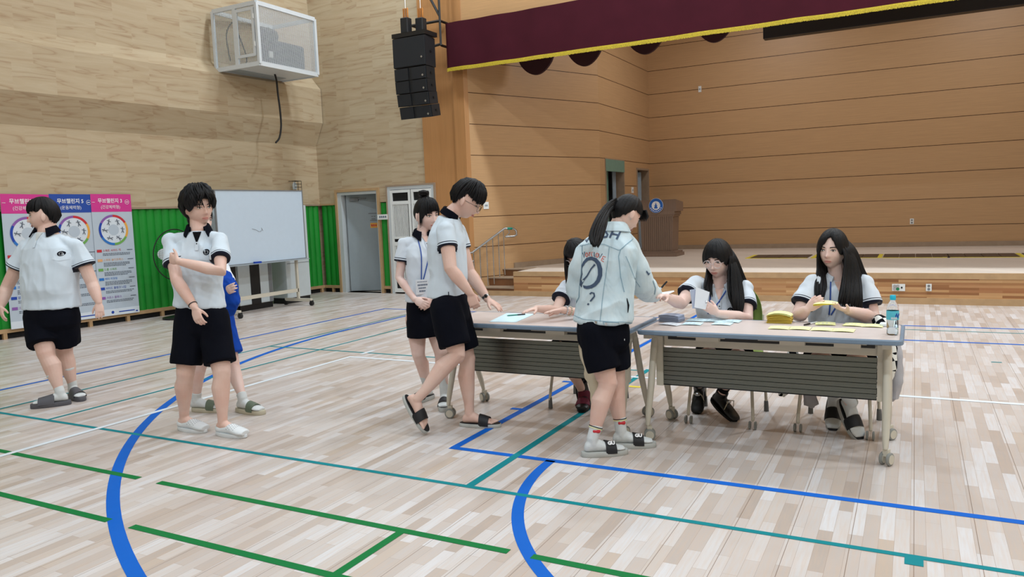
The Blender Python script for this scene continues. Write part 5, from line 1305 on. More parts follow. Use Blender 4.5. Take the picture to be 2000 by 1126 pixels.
        if sh in ('slide', 'slideg', 'slidew', 'olive'):
            mats = {'slide': ('soleg', 'slidek'), 'slideg': ('slideg', 'slideg'), 'slidew': ('soleg', 'slidek'), 'olive': ('cream', 'olive')}[sh]
            st_ = F.get('sole', .03); sl_ = []; shf = F.get('shift', 0)
            n = 32
            for q in range(n):
                a = 2 * PI * q / n; t_ = .075 + .15 * math.cos(a); w_ = .049 * (1 + .10 * math.cos(a)) * abs(math.sin(a)) ** .75 * (1 if math.sin(a) > 0 else -1); sl_.append((t_, w_))
            def ring(g_, z): return [o + d * ((t_ - .075) * (1 + g_ * 6) + .075 + shf) * fk + x * (w_ * (1 + g_ * 18) * fk) + u * z for t_, w_ in sl_]
            sm_ = MB().loft([ring(0, -st_), ring(.004, -st_ + .006), ring(.003, -.004), ring(.0, .004)])
            so = link('slide_sandal', sm_.mesh(), mats[0], root, True)
            if sh == 'slide': link('insole', MB().loft([ring(.0, .003), ring(-.004, .0065)]).mesh(), 'slidek', so, True)
            rows = []
            for q in range(15):
                a = PI * q / 14; wz = math.sin(a) ** .8 if 0 < q < 14 else 0; cx_ = math.cos(a)
                rw = []
                for t_, wd, hh, th_ in ((.075, .046, .066, 0), (.11, .050, .057, 0), (.145, .051, .045, 0), (.145, .054, .048, 1), (.11, .0535, .0605, 1), (.075, .0495, .0695, 1)):
                    if sh == 'slideg': t_ = .04 + (t_ - .075) * 1.75; 
                    rw.append(o + d * (t_ + shf) * fk + x * (cx_ * wd * fk * 1.03) + u * ((-.008 + (hh + .008 + (.006 if sh == 'slideg' and t_ < .06 else 0)) * wz) * fk))
                rows.append(rw)
            sp_ = link('slide_strap', MB().loft(rows).mesh(), mats[1], so, True)
            if F.get('mark'):
                vs, fs = text_mesh(F['mark'], .03, bold=.002)
                cc_ = o + d * .11 * fk + u * .06 * fk
                vd_ = (CAM - cc_); sdx = x if x.dot(vd_) > 0 else -x; nrm = (sdx * .8 + u * .75).normalized(); uu = d if d.dot(RS) > 0 else -d; vv = nrm.cross(uu)
                m3 = MB(); m3.add([cc_ + sdx * .036 - u * .004 + uu * a + vv * b + nrm * .004 for a, b, c_ in vs], fs); link('strap_mark', m3.mesh(), 'txtw', so)
        elif sh == 'clog':
            rings = []
            for t_, w, z0, z1 in FOOT:
                top_ = (z1 + .008) if t_ > .07 else min(z1, .052 if t_ < -.02 else .042 + max(0, t_) * .35)
                rings.append(footring(o, d, x, u, (t_ * 1.06 + .002) * fk, (w + .007) * fk, -.012, top_ * fk))
            cg_ = link('clog', remesh(MB().loft(rings), .004, 3), 'clog', root, 'all')
            ring = lambda g_, z: [o + d * ((.075 + .14 * math.cos(2 * PI * q / 28) * (1 + g_)) * fk) + x * ((.05 + g_ * .05) * fk * math.sin(2 * PI * q / 28)) + u * z for q in range(28)]
            link('clog_sole', MB().loft([ring(-.02, -F.get('sole', .03)), ring(.03, -F.get('sole', .03) + .006), ring(.03, -.006), ring(0, .0)]).mesh(), 'clog', cg_, True)
            hb = MB(); cb_ = bvh(bpy.data.objects[cg_.name].data); tt = org(root)
            for r_ in range(5):
                for q in range(7 - r_ % 2):
                    fa = d * ((.075 + r_ * .016) * fk) ; an_ = math.radians(28 + 124 * (q + .5 * (r_ % 2)) / 6); src = o + fa + x * (.09 * math.cos(an_)) + u * (.09 * math.sin(an_) + .01) - tt; tg = o + fa + u * .01 - tt
                    h = cb_.ray_cast(src, (tg - src).normalized())
                    if h[0]:
                        nn_ = h[1]; e1 = nn_.orthogonal().normalized(); e2 = nn_.cross(e1); c_ = h[0] + nn_ * .0008 + tt
                        hb.add([c_ + e1 * (.0032 * math.cos(w_ * PI / 3)) + e2 * (.0032 * math.sin(w_ * PI / 3)) for w_ in range(6)], [list(range(6))])
            link('vent_holes', hb.mesh(), 'grey', cg_)
        elif sh in ('sneaker', 'maryjane'):
            mb = MB(); rings = [footring(o, d, x, u, (t_ * 1.06) * fk, (w + .006) * fk, -.006, (z1 + .006) * fk) for t_, w, z0, z1 in FOOT]; mb.loft(rings); mb.tube([an - u * .03, an + (kn - an).normalized() * .03], .043, 16, round1=False)
            so = link('shoe', remesh(mb, .005, 3), 'black', root, 'all')
            ring = lambda g_, z: [o + d * ((.075 + .14 * math.cos(2 * PI * q / 28) * (1 + g_)) * fk) + x * ((.05 + g_ * .05) * fk * math.sin(2 * PI * q / 28)) + u * z for q in range(28)]
            link('shoe_sole', MB().loft([ring(0, -.022), ring(.02, -.004)]).mesh(), 'dark', so, True)
            if sh == 'maryjane':
                for sg_ in (-1, 1): link('shoe_ribbon', MB().tube([o + d * .06 + u * .075, o + d * .09 + x * .03 * sg_ + u * .085, o + d * .1 + x * .045 * sg_ + u * .03], [.003, .004, .002], 6).mesh(), 'cream', so)
                link('shoe_charm', MB().ell(o + d * .075 + u * .072, (.022, .016, .010), Matrix((x, d, u)).transposed()).mesh(), 'silver', so, True)
            else: link('shoe_toe_panel', MB().loft([footring(o, d, x, u, (t_ * 1.06) * fk, (w + .0085) * fk, .0, (z1 + .009) * fk) for t_, w, z0, z1 in FOOT[5:8]]).mesh(), 'maroon2', so, True)
    return P['_']
def lanyard(I, end_px, card=None, drop=.32, spread=.05):
    root, tb_, nb, Rc = I['root'], I['tb'], I['nb'], I['Rc']; rt = Rc @ V((1, 0, 0)); up = Rc @ V((0, 0, 1)); fw = Rc @ V((0, 1, 0))
    for s in (-1, 1):
        pts = []
        for q in range(12):
            f = q / 11; w_ = nb + rt * (s * (.055 - (.055 - .008) * f)) - up * (.02 + drop * f)
            if end_px:
                st = nb + rt * (s * .055) + fw * .03 - up * .01; he = tb_.ray_cast(CAM, ray(*end_px).normalized()); en = (he[0] if he[0] else w_) + rt * (s * .006)
                w_ = st.lerp(en, f)
            h = tb_.ray_cast(w_ + fw * .35, -fw, 1.0); pts.append((h[0] if h[0] else w_) + fw * .006)
        MB().tube(pts, [(.0045, .0016)] * len(pts), 6, ref=rt).build('lanyard', 'lanyard', root)
    return pts[-1]

# ================================================================ PEOPLE
SHORT = [(-180, 128), (-150, 124), (-125, 116), (-105, 98), (-88, 80), (-70, 84), (-55, 74), (-30, 72), (0, 72), (30, 72), (55, 74), (70, 84), (88, 80), (105, 98), (125, 116), (150, 124), (180, 128)]
def haircap(I, tab, fr=None, **kw):
    mb = hair_cap(I['hc'], I['Rh'], I['hk'], tab, **kw)
    if fr:
        for q, f_ in enumerate(fr): fringe(mb, I['hc'], I['Rh'], I['hk'], tab, seed=q + 3, **f_)
    return mb.build('hair', 'hair', I['root'], 'all')

# boy at the far left
I = person(dict(seed=1, D=6.60, label='person at the far left in a white polo, black shorts and grey slides, looking left', phi=-8, lean=-2, torso=(.235, .165), skin='skin', arm=1.28, leg=1.30, neckr=1.3, hk=1.18,
    head=(85, 422, 0, -66, 2), neck=(91, 451), chest=(99, 512), pelvis=(101, 614), armR=((52, 482), (14, 560, .02), (2, 598, -.05), (6, 625, -.08), S(.6, 0, -.6), (.35, .5)), armL=((150, 482), (180, 553, .02), (193, 590, -.03), (196, 622, -.06), S(-.4, 0, -.9), (.22, .4)),
    legR=((82, 628), (90, 690, -.1), dict(mid=(100, 793), phi=-68, sole=.035, sock=.16, sockf=1.3, shoe='slideg')), legL=((120, 628), (125, 684, .1), dict(mid=(150, 779), phi=48, sole=.035, sock=.16, sockf=1.3, shoe='slideg')),
    top=dict(hem=(101, 600), sleeve=.52, sr=.083, flare=1.1, belly=.03, mat='polo', vmat='tee', vdepth=.075, vneck=True, buttons=(), badge=(119, 495), wr=.004, gap=34, cfl=.052, ch=.036), bottom=dict(r=.125, len=.73, waist=(101, 610)), closed=.35))
haircap(I, [(-180, 122), (-150, 120), (-120, 104), (-104, 84), (-88, 64), (-70, 74), (-52, 70), (-25, 72), (0, 74), (30, 74), (55, 72), (70, 74), (88, 66), (105, 88), (130, 112), (180, 120)], thick=.026, edge=.004, jag=2.5, seed=3, tp=2.2, fr=[dict(a0=-60, a1=60, n=34, over=5, thick=.022), dict(a0=100, a1=260, n=40, over=3, thick=.012)])

# tall boy holding his arm
I = person(dict(seed=2, D=5.50, label='person with wavy black hair and white clogs, holding one upper arm', phi=12, lean=0, phip=6, torso=(.185, .115), skin='skin', arm=1.06, leg=1.15, neckr=1.1, hk=1.12,
    head=(388, 406, 0, 48, 3, 3), neck=(388, 449), chest=(383, 508), pelvis=(392, 618), armR=((334, 471, -.02), (345, 546, -.16), (380, 600, -.25), (391, 636, -.26), S(.2, 0, -.9), (.55, .7)),
    armL=((429, 468, -.02), (431, 530, -.20), (349, 510, -.27), (320, 500, -.20), S(.05, .12, -1), (.75, .1), [.9, .95, 1.0, 1.1]),
    legR=((372, 634), (362, 728, -.03), dict(mid=(376, 841), phi=64, sole=.028, shoe='clog', bare=False)), legL=((418, 630), (433, 726, -.08), dict(mid=(452, 851), phi=64, sole=.028, shoe='clog')),
    top=dict(hem=(390, 598), hemroll=-5, hemf=.98, sleeve=.62, sr=.066, flare=1.06, mat='polo', vmat='black_tee', vdepth=.075, vname='undershirt', buttons=(.008,), badge=(403, 492), wr=.006, ws=8, gap=40, waist=.93, cfl=.042, ch=.036), bottom=dict(r=.098, len=.82, flare=1.12), closed=.35))
mb = hair_cap(I['hc'], I['Rh'], I['hk'], [(-180, 128), (-150, 126), (-120, 116), (-100, 98), (-80, 84), (-62, 92), (-45, 80), (-25, 62), (0, 60), (25, 66), (48, 84), (66, 96), (84, 90), (100, 100), (120, 116), (150, 126), (180, 128)], thick=.042, edge=.016, jag=4, ridge=.005, freq=18, seed=8, swirl=.5)
hc, Rh_, hk = I['hc'], I['Rh'], I['hk']
rnd = random.Random(4)
for q in range(70):
    a = math.radians(rnd.uniform(-180, 180)); cur = rnd.choice((-1, 1)) * rnd.uniform(.2, .6); pts = []
    for s in range(7):
        th = math.radians(12 + s * rnd.uniform(10.5, 12.5)); aa = a + cur * (s / 6) ** 1.5
        if abs(math.degrees(a)) > 95: th *= 1.38
        d = V((math.sin(th) * math.sin(aa), math.sin(th) * math.cos(aa), math.cos(th))); nrm = V((d.x / .074, d.y / .094, d.z / .118)).normalized()
        pts.append(hc + Rh_ @ ((headpos(d) + nrm * (.040 - .020 * (s / 6) ** 2 + .006 * math.sin(s * 1.5 + q))) * hk))
    mb.tube(pts, [(.010, .004), (.013, .006), (.013, .007), (.012, .006), (.010, .005), (.008, .004), (.003, .002)], 7)
mb.build('hair', 'hair', I['root'], 'all')
w_ = I['arms'][0][2].lerp(I['arms'][0][1], .10); dd = (I['arms'][0][2] - I['arms'][0][1]).normalized(); MB().tube([w_ - dd * .003, w_ + dd * .003], .0315, 20, False, False).build('wrist_band', 'black', I['root'], True)
c = I['pel'] + S(-.175, -.07, .06); MB().tube([c, c + S(.02, .012, .01)], .003, 6).build('shorts_logo', 'txtw', I['root'])

# person hidden behind him
I = person(dict(seed=3, D=6.12, label='person mostly hidden behind the wavy haired boy, in white top, blue shorts and olive slides', phi=55, torso=(.165, .11), skin='skinp', arm=.95, leg=.98,
    head=(392, 430, 0, 60, 5), neck=(394, 478), chest=(400, 520), pelvis=(420, 625), armR=((396, 500, -.1), (408, 560, -.15), (432, 572, -.2), (446, 566, -.22), S(-.5, -.2, -.6)), armL=((418, 498, .12), (444, 548, .1), (430, 572, -.02), (420, 574, -.1), S(0, .3, -1)),
    legR=((410, 640, -.05), (388, 722, -.05), dict(mid=(402, 803), phi=78, sole=.03, sock=.0401, shoe='olive', shift=.03)), legL=((434, 640, .06), (455, 712, .02), dict(mid=(489, 806), phi=62, sole=.03, sock=.0401, shoe='olive')),
    top=dict(hem=(418, 606), sleeve=1.5, sr=.058, mat='paperw', name='long_sleeve_top', collar=False, wr=.007, ws=10), bottom=dict(r=.09, len=.72, mat='blued', flare=1.15)))
haircap(I, SHORT, thick=.02)
link('tied_jacket', remesh(MB().tube([pt(436, 540, 6.0), pt(444, 560, 5.95), pt(447, 590, 5.95), pt(440, 606, 5.98), pt(434, 614, 6.0)], [(.05, .06), (.06, .08), (.055, .09), (.045, .08), (.03, .05)], 18), .008, 3, cloth_disp(.008, 14, 2)), 'blued', I['root'], 'all')
decal(I['root'], 'jacket_print', [(-.03, -.02, 0), (.03, -.03, 0), (.04, .0, 0), (.01, .03, 0), (-.02, .04, 0), (-.04, .01, 0)], [range(6)], 'txtw', bvh(I['root'].children[-1].data) if False else I['tb'], pt(444, 600, 5.9), RS, V((0, 0, 1)), .06, .2)
def star(r): return [((r if q % 2 == 0 else r * .42) * math.sin(q * PI / 5), (r if q % 2 == 0 else r * .42) * math.cos(q * PI / 5), 0) for q in range(10)]
for px, py, r_ in ((455, 672, .025), (449, 650, .018), (452, 627, .02)):
    decal(I['root'], 'star_print', star(r_) + [(0, 0, 0)], [(q, (q + 1) % 10, 10) for q in range(10)], 'txtw', I['bb'], pt(px, py, 6.05), RS, V((0, 0, 1)), .005, .3)

# girl with a hair bun
I = person(dict(seed=4, D=6.02, label='person with a hair bun and a name card, hands clasped, behind the striding boy', phi=30, lean=2, torso=(.145, .10), skin='skinp', arm=.86, leg=.98, neckr=.9, hk=1.11,
    head=(833, 419, 0, 42, 10, 4), neck=(824, 457), chest=(828, 504), pelvis=(828, 604), armR=((789, 476, -.02), (780, 542, -.02), (810, 584, -.14), (836, 600, -.2), S(.2, -.2, -.8), (.35, .5)), armL=((862, 477, .1), (868, 545, .06), (845, 585, -.10), (822, 602, -.17), S(-.3, -.1, -.8), (.4, .5)),
    legR=((812, 622), (817, 690, 0), dict(mid=(824, 783), phi=-40, sole=.03, sock=.13, shoe='slide')), legL=((846, 622, .05), (861, 688, 0), dict(mid=(868, 796), phi=2, sole=.03, sock=.13, shoe='slide')),
    top=dict(hem=(828, 586), sleeve=.52, sr=.054, flare=1.10, mat='polob', vdepth=.05, buttons=(.008, .034), wr=.004, gap=26), bottom=dict(skirt=True, r=.095, len=.50, name='skirt', waist=(828, 596)), footk=.9, closed=.3, handk=.85))
haircap(I, [(-180, 122), (-150, 118), (-120, 100), (-95, 84), (-80, 78), (-64, 92), (-50, 80), (-30, 74), (0, 70), (20, 74), (45, 82), (62, 96), (78, 78), (95, 84), (120, 100), (150, 118), (180, 122)], thick=.013, edge=.006, jag=2, seed=5, fr=[dict(a0=-45, a1=45, n=26, over=7, thick=.016, w=.007, s0=.3)])
hc, Rh_, hk = I['hc'], I['Rh'], I['hk']
b = hc + Rh_ @ V((.0, -.035, .148)) * hk
m_ = MB(); m_.ell(b, (.042, .038, .028), Rh_); 
for q in range(6):
    a0 = q * 1.05; m_.tube([b + Rh_ @ V((.036 * math.cos(a0 + t), .034 * math.sin(a0 + t), .022 * math.sin(t * 1.6 + q) * .8)) for t in (0, .5, 1, 1.5, 2)], .010, 7)
m_.build('hair_bun', 'hair', I['root'], 'all')
mb = MB()
for s in (-1, 1):
    for q in range(5):
        x0 = .066 + q * .002; mb.tube([hc + Rh_ @ (V((s * x0, .045 - q * .006, .05)) * hk), hc + Rh_ @ (V((s * (x0 + .008), .05 - q * .004, -.01)) * hk), hc + Rh_ @ (V((s * (x0 + .006), .046 - q * .004, -.07 - q * .004)) * hk)], [(.006, .003), (.004, .002), (.001, .001)], 6)
mb.build('side_strands', 'hair', I['root'])
e = lanyard(I, (824, 547))
Rc = I['Rc']; T = frame(e + Rc @ V((.0, .010, -.05)), Rc @ V((-1, 0, 0)), Rc @ V((0, 0, 1)), Rc @ V((0, 1, 0)))
t = MB().rbox((0, 0, 0), (.105, .115, .003), .006, T=T).build('name_card', 'card', I['root'])
m_ = MB()
for q, (w_, h_) in enumerate(((.08, .005), (.075, .012), (.06, .010), (.05, .013))):
    x = -w_ / 2
    while x < w_ / 2: m_.box((x + .004, .04 - q * .024, .002), (.0065, h_, .001), T=T); x += .0105
m_.build('card_print', 'ink', t)

# striding boy
rt_ = dict(raised=True, bare=True, sole=.022, shoe='slide')
I = person(dict(seed=5, D=5.33, label='person striding right in profile, white polo, black shorts and black slides, looking down', phi=82, lean=6, torso=(.165, .125), skin='skin', arm=1.14, leg=1.10, neckr=1.08, hk=1.08,
    head=(912, 392, .02, 80, 32), neck=(879, 420, .02), chest=(872, 482, .02), pelvis=(880, 592, .03), armR=((870, 448, -.14), (880, 524, -.20), (918, 572, -.17), (930, 604, -.15), S(-.2, .1, -.9), (.75, .8)), armL=((892, 450, .17), (916, 530, .18), (952, 584, .10), (978, 600, .05), S(-.3, -.8, -.2), (.25, .3)),
    legR=((872, 612, -.07), (893, 690, -.10), dict(raised=True, bare=True, sole=.022, shoe='slide')), legL=((886, 612, .09), (912, 700, .10), dict(mid=(938, 832), phi=77, bare=True, sole=.022, shoe='slide')),
    ankle=(818, 776, -.12), heel=(806, 790, -.12), toe=(838, 842, -.16),
    top=dict(hem=(872, 578, .03), hemf=1.0, sleeve=.46, sr=.066, flare=1.03, mat='polo', vneck=False, wr=.004, gap=30, cfl=.03, cpitch=24), bottom=dict(r=.102, len=.80, flare=1.06, waist=(880, 594, .03)), closed=.75, glasses='thin'))
haircap(I, [(-180, 118), (-155, 116), (-125, 108), (-108, 90), (-92, 66), (-72, 72), (-56, 74), (-28, 72), (0, 72), (28, 72), (56, 74), (72, 72), (92, 66), (108, 90), (125, 108), (155, 116), (180, 118)], thick=.030, edge=.005, jag=2.5, seed=11, tp=2.2, fr=[dict(a0=-62, a1=62, n=44, over=9, thick=.027), dict(a0=62, a1=180, n=34, over=3, thick=.010, w=.008, s0=.5), dict(a0=0, a1=360, n=60, over=-14, thick=.030, s0=.1)])
sh, el, wr, s = I['arms'][1]; w_ = wr.lerp(el, .08); dd = (wr - el).normalized()
wt = MB().tube([w_ - dd * .009, w_ + dd * .009], [.030, .029], 20, False, False).build('wristwatch', 'steel', I['root'], True)
MB().ell(w_ + S(.0, .010, .026), (.014, .008, .014)).build('watch_dial', 'black', wt, True)
hp = I['tb'].ray_cast(pt(876, 570, 4.9), ray(876, 570).normalized())
if hp[0]: MB().tube([hp[0] + TC * .003, hp[0] + TC * .003 - V((0, 0, .045))], .003, 6).build('side_vent', 'black_tee', I['root'])

# girl in the denim jacket, back to the camera
I = person(dict(seed=6, D=4.72, label='person with a ponytail in a painted pale denim jacket, back to the camera', phi=152, lean=8, phip=140, torso=(.175, .125), skin='skin', arm=.95, leg=1.08, neckr=.95, hk=1.0,
    head=(1223, 418, .04, 118, 32), neck=(1203, 448, .02), chest=(1184, 518, .0), pelvis=(1176, 650, .02), armR=((1230, 483, .06), (1252, 556, .16), (1279, 577, .36), (1291, 575, .44), S(.2, -.7, .3), (.6, .5)), armL=((1146, 486, -.02), (1130, 566, .08), (1180, 590, .28), (1215, 590, .36), S(.2, -.5, -.2), (.5, .5)),
    legR=((1192, 660, .05), (1203, 745, .07), dict(mid=(1236, 872), phi=86, sole=.028, sock=.085, sockband=True, shoe='slidew', mark='GU')), legL=((1164, 660, -.03), (1187, 748, -.06), dict(mid=(1181, 888), phi=97, sole=.028, sock=.085, sockband=True, shoe='slidew', mark='GU')),
    top=dict(name='denim_jacket', mat='denim', hem=(1177, 626, .01), hemf=1.10, waist=1.05, sleeve=2, cuffgap=.18, sr=.078, collar=False, wr=.010, ws=7), bottom=dict(r=.098, len=.70, flare=1.06, waist=(1177, 636, .02)), closed=.6, footk=.96))
hc, Rh_, hk = I['hc'], I['Rh'], I['hk']; root = I['root']; Rc = I['Rc']
haircap(I, [(-180, 126), (-150, 120), (-120, 104), (-98, 84), (-82, 76), (-60, 78), (-40, 74), (-20, 76), (0, 78), (20, 76), (40, 74), (60, 78), (82, 76), (98, 84), (120, 104), (150, 120), (180, 126)], thick=.014, edge=.007, jag=3, seed=6, ridge=.0015, freq=40)
mb = MB()
for q in range(9):
    x0 = -.05 + q * .0125; mb.tube([hc + Rh_ @ (V((x0, .086, .075)) * hk), hc + Rh_ @ (V((x0 * 1.25, .112, .045)) * hk), hc + Rh_ @ (V((x0 * 1.3, .112, .012)) * hk)], [(.009, .004), (.008, .004), (.002, .001)], 7)
mb.build('fringe', 'hair', root, 'all')
tie = pt(1187, 408, 4.70); MB().tube([tie + S(.012, -.004, 0), tie + S(-.012, .006, 0)], .022, 14).build('hair_tie', 'black', root, True)
back = hc + Rh_ @ (V((0, -.10, .02)) * hk)
mb = locks(MB(), [back + S(0, .03, 0), pt(1184, 401, 4.66), pt(1164, 430, 4.56), pt(1153, 462, 4.50), pt(1157, 480, 4.47)], [back - S(0, .02, 0), pt(1190, 415, 4.66), pt(1182, 440, 4.58), pt(1174, 465, 4.53), pt(1165, 482, 4.50)], 44, .009, .007, 3, .010, .14)
mb.build('ponytail', 'hair', root, 'all')
MB().ell(hc + Rh_ @ (V((.081, -.006, -.04)) * hk), (.003, .003, .006)).build('earring', 'silver', root)
# jacket collar, yoke seams, cuffs and hem band
cn = I['nb']; rows = []
for i in range(41):
    a = math.radians(25 + 310 * i / 40); dx, dy = math.sin(a), math.cos(a)
    def q_(r, z): return cn + Rc @ V((dx * r, dy * r * .95 - .004, z))
    rows.append([q_(.066, -.02), q_(.056, .040), q_(.063, .044), q_(.074, .032), q_(.096, -.016), q_(.088, -.020), q_(.070, .022)])
MB().loft(rows).build('jacket_collar', 'denim', root, True)
bu = Rc @ V((1, 0, 0)); bup = Rc @ V((0, 0, 1)); bo = I['chp']            # drawing frame on the back: u to the right as seen
def bd(name, vs, fs, mat, x, z, off=.004): return decal(root, name, [(a + x, b + z, 0) for a, b, c_ in vs], fs, mat, I['tb'], bo, bu, bup, off, .5)
bu, bup = RS, V((0, 0, 1))
def line(pts, w_):
    vs = []; fs = []
    for i, (x, z) in enumerate(pts):
        a = pts[max(i - 1, 0)]; b = pts[min(i + 1, len(pts) - 1)]; tx_, tz_ = b[0] - a[0], b[1] - a[1]; L_ = math.hypot(tx_, tz_) or 1
        ww = w_[i] if isinstance(w_, list) else w_
        vs += [(x - tz_ / L_ * ww / 2, z + tx_ / L_ * ww / 2, 0), (x + tz_ / L_ * ww / 2, z - tx_ / L_ * ww / 2, 0)]
        if i: fs.append((2 * i - 2, 2 * i - 1, 2 * i + 1, 2 * i))
    return vs, fs
PXU = 4.72 / FPX
def bp(px, py):
    """photo pixel -> drawing coordinates on the jacket back"""
    p = I['tb'].ray_cast(CAM, ray(px, py).normalized())
    w_ = (p[0] if p[0] else pt(px, py, 4.6)) - bo; return (w_.dot(bu), w_.dot(bup))
def pl(pts, w_, mat, name): 
    vs, fs = line([bp(*p) for p in pts], w_); return decal(root, name, vs, fs, mat, I['tb'], bo, bu, bup, .004, .5)
# painted writing, brushed letter by letter on the back: WISH, VOTE LOVE, a barred ring, a question mark
pl([(1143, 461), (1146, 472), (1151, 462), (1156, 471), (1160, 457)], .010, 'ink', 'letter_w'); pl([(1167, 456), (1168, 468)], .010, 'ink', 'letter_i')
pl([(1194, 447), (1187, 446), (1182, 449), (1184, 454), (1187, 458), (1185, 462), (1178, 463)], .011, 'ink', 'letter_s')
pl([(1198, 448), (1189 + 2, 464)], .011, 'ink', 'letter_h'); pl([(1212, 451), (1204, 467)], .011, 'ink', 'letter_h'); pl([(1195, 456), (1208, 459)], .009, 'ink', 'letter_h')
pl([(1138, 493), (1140.5, 503), (1142, 491)], .0045, 'ink', 'letter_v')
def oval(cx_, cy_, rx, ry, n=16): return [(cx_ + rx * math.cos(2 * PI * q / n), cy_ + ry * math.sin(2 * PI * q / n)) for q in range(n + 1)]
pl(oval(1146, 497, 2.2, 4.0, 10), .0042, 'inkr', 'letter_o'); pl([(1149.6, 493), (1153.6, 492.4)], .004, 'inkr', 'letter_t'); pl([(1151.6, 493), (1151, 500)], .0042, 'inkr', 'letter_t')
pl([(1158, 492), (1155.6, 492.6), (1155, 499), (1157.6, 500)], .0038, 'inkr', 'letter_e'); pl([(1160.6, 492), (1160.4, 500), (1163, 500.6)], .0042, 'ink', 'letter_l')
pl(oval(1166.4, 498, 2.4, 4.0, 10), .0042, 'inkr', 'letter_o'); pl([(1169.6, 495), (1171, 504), (1176.5, 495)], .0045, 'ink', 'letter_v')
pl([(1183, 502), (1178, 500), (1174, 508), (1179, 511)], .0045, 'inkr', 'letter_e'); pl([(1176, 504.5), (1180, 506.3)], .004, 'inkr', 'letter_e')
pl([(1137, 520), (1141, 512), (1147, 506), (1155, 504), (1163, 507), (1169, 514), (1172, 525), (1172, 537), (1168, 548), (1162, 555), (1154, 560), (1146, 561), (1138, 559), (1134, 553)], [.011, .014, .016, .020, .023, .025, .026, .026, .024, .022, .020, .018, .016, .013], 'ink', 'barred_ring')
pl([(1162, 516), (1155, 524), (1147, 538), (1140, 546), (1135, 552), (1134, 557)], [.012, .007, .008, .010, .012, .008], 'ink', 'ring_bar')
pl([(1134, 552), (1134, 545), (1137, 535), (1136, 526), (1137, 520)], [.006, .005, .004, .004, .006], 'ink', 'barred_ring')
pl([(1152, 574), (1155, 571), (1160, 572), (1161, 578), (1157, 583), (1153, 588)], .009, 'ink', 'question_mark'); pl([(1150, 592), (1148, 595)], .010, 'ink', 'question_mark')
# seams
pl([(1133, 480), (1150, 476), (1180, 477), (1208, 488), (1212, 487)], .003, 'seam', 'yoke_seam'); pl([(1212, 487), (1222, 478), (1236, 466)], .004, 'seam', 'shoulder_seam'); pl([(1212, 487), (1208, 500), (1212, 540), (1219, 570)], .004, 'seam', 'armhole_seam')
pl([(1137, 480), (1135, 530), (1131, 580), (1118, 622)], .003, 'seam', 'panel_seam'); pl([(1190, 482), (1184, 530), (1177, 580), (1172, 628)], .003, 'seam', 'panel_seam'); pl([(1222, 500), (1236, 535), (1250, 560)], .003, 'seam', 'sleeve_seam')
pl([(1224, 582), (1227, 596), (1226, 610)], [.004, .012, .004], 'black_tee', 'side_pocket')
pl([(1109, 618), (1140, 623), (1180, 627), (1216, 628), (1238, 632)], .003, 'seam', 'hem_seam')
pl([(1178, 628), (1208, 629), (1208, 637), (1179, 636), (1178, 628)], .004, 'seam', 'waist_tab')
for px, py in ((1184, 632), (1164, 629), (1114, 623)):
    x, z = bp(px, py); decal(root, 'jacket_button', [(x + .008 * math.cos(q * PI / 5), z + .008 * math.sin(q * PI / 5), 0) for q in range(10)], [list(range(10))], 'silver', I['tb'], bo, bu, bup, .006, .5)
hb = I['tb']
pl([(1262, 529), (1267, 536), (1269, 532)], [.008, .012, .006], 'ink', 'sleeve_patch'); pl([(1275, 548), (1280, 562), (1278, 575)], .006, 'seam', 'cuff_seam')
c = I['pel'] + S(.12, -.02, .13); MB().tube([c, c - V((0, 0, .008))], .002, 6).build('shorts_logo', 'txtw', root)
hw = I['arms'][0][2]; pa = pt(1281, 571, 5.02); pen(pt(1279, 576, 5.04), pt(1302, 550, 4.98), 'paperw', 'black and white pen held up in the hand of the girl in the denim jacket', .0055)
t = thing('handed_slip', pt(1296, 578, 5.08), 'white slip passed between the denim jacket girl and the girl with glasses', 'paper slip')
q1, q2, q3, q4 = pt(1284, 572, 5.12), pt(1316, 567, 5.04), pt(1317, 569, 5.03), pt(1287, 582, 5.0)
part(MB().prism([q1, q2, q3, q4], (0, 0, .001)), 'sheet', 'paperw', t)

# ---- seated people
def lockhair(I, sets, name='long_hair'):
    mb = MB()
    for i, (A, B, n, w_, th_) in enumerate(sets): locks(mb, A, B, int(n * 1.7), w_ * .66, th_ * .75, 11 + i, .008, .14)
    return mb.build(name, 'hair', I['root'], 'all')
I = person(dict(seed=7, D=5.70, label='person with bracelets bending over the left table, mostly hidden behind the denim jacket', phi=-18, lean=14, phip=0, torso=(.16, .11), skin='skin', arm=.9, leg=.95, neckr=.9, hk=.98,
    head=(1127, 497, -.08, -35, 34), neck=(1138, 546, .0), chest=(1146, 592, .05), pelvis=(1158, 680, .18), armR=((1106, 560, .0), (1086, 606, -.16), (1048, 602, -.28), (1022, 608, -.36), S(0, -1, .2), (.15, .4)), armL=((1172, 565, .0), (1165, 614, -.2), (1098, 605, -.34), (1062, 609, -.40), S(0, -1, .2), (.15, .4)),
    legR=((1145, 700, .12), V((-2.33, 5.02, .50)), dict(mid=V((-2.20, 5.22, 0)), phi=-10, pitch=0, sole=.024, shoe='sneaker', hidden=True)), legL=((1172, 700, .12), V((-2.42, 5.03, .47)), dict(mid=onz(1138, 790, 0), phi=8, pitch=42, sole=.024, sock=.10, sockmat='black_tee', shoe='sneaker')),
    top=dict(hem=(1156, 660, .14), sleeve=.55, sr=.062, flare=1.2, mat='polob', vneck=False, gap=30), bottom=dict(r=.09, len=.85), closed=.8, glasses='clear', handk=.88))
haircap(I, [(-180, 124), (-140, 120), (-105, 108), (-85, 96), (-62, 96), (-45, 84), (-20, 72), (0, 72), (20, 72), (45, 84), (62, 96), (85, 96), (105, 108), (140, 120), (180, 124)], thick=.018, edge=.012, seed=21)
J = I['J']
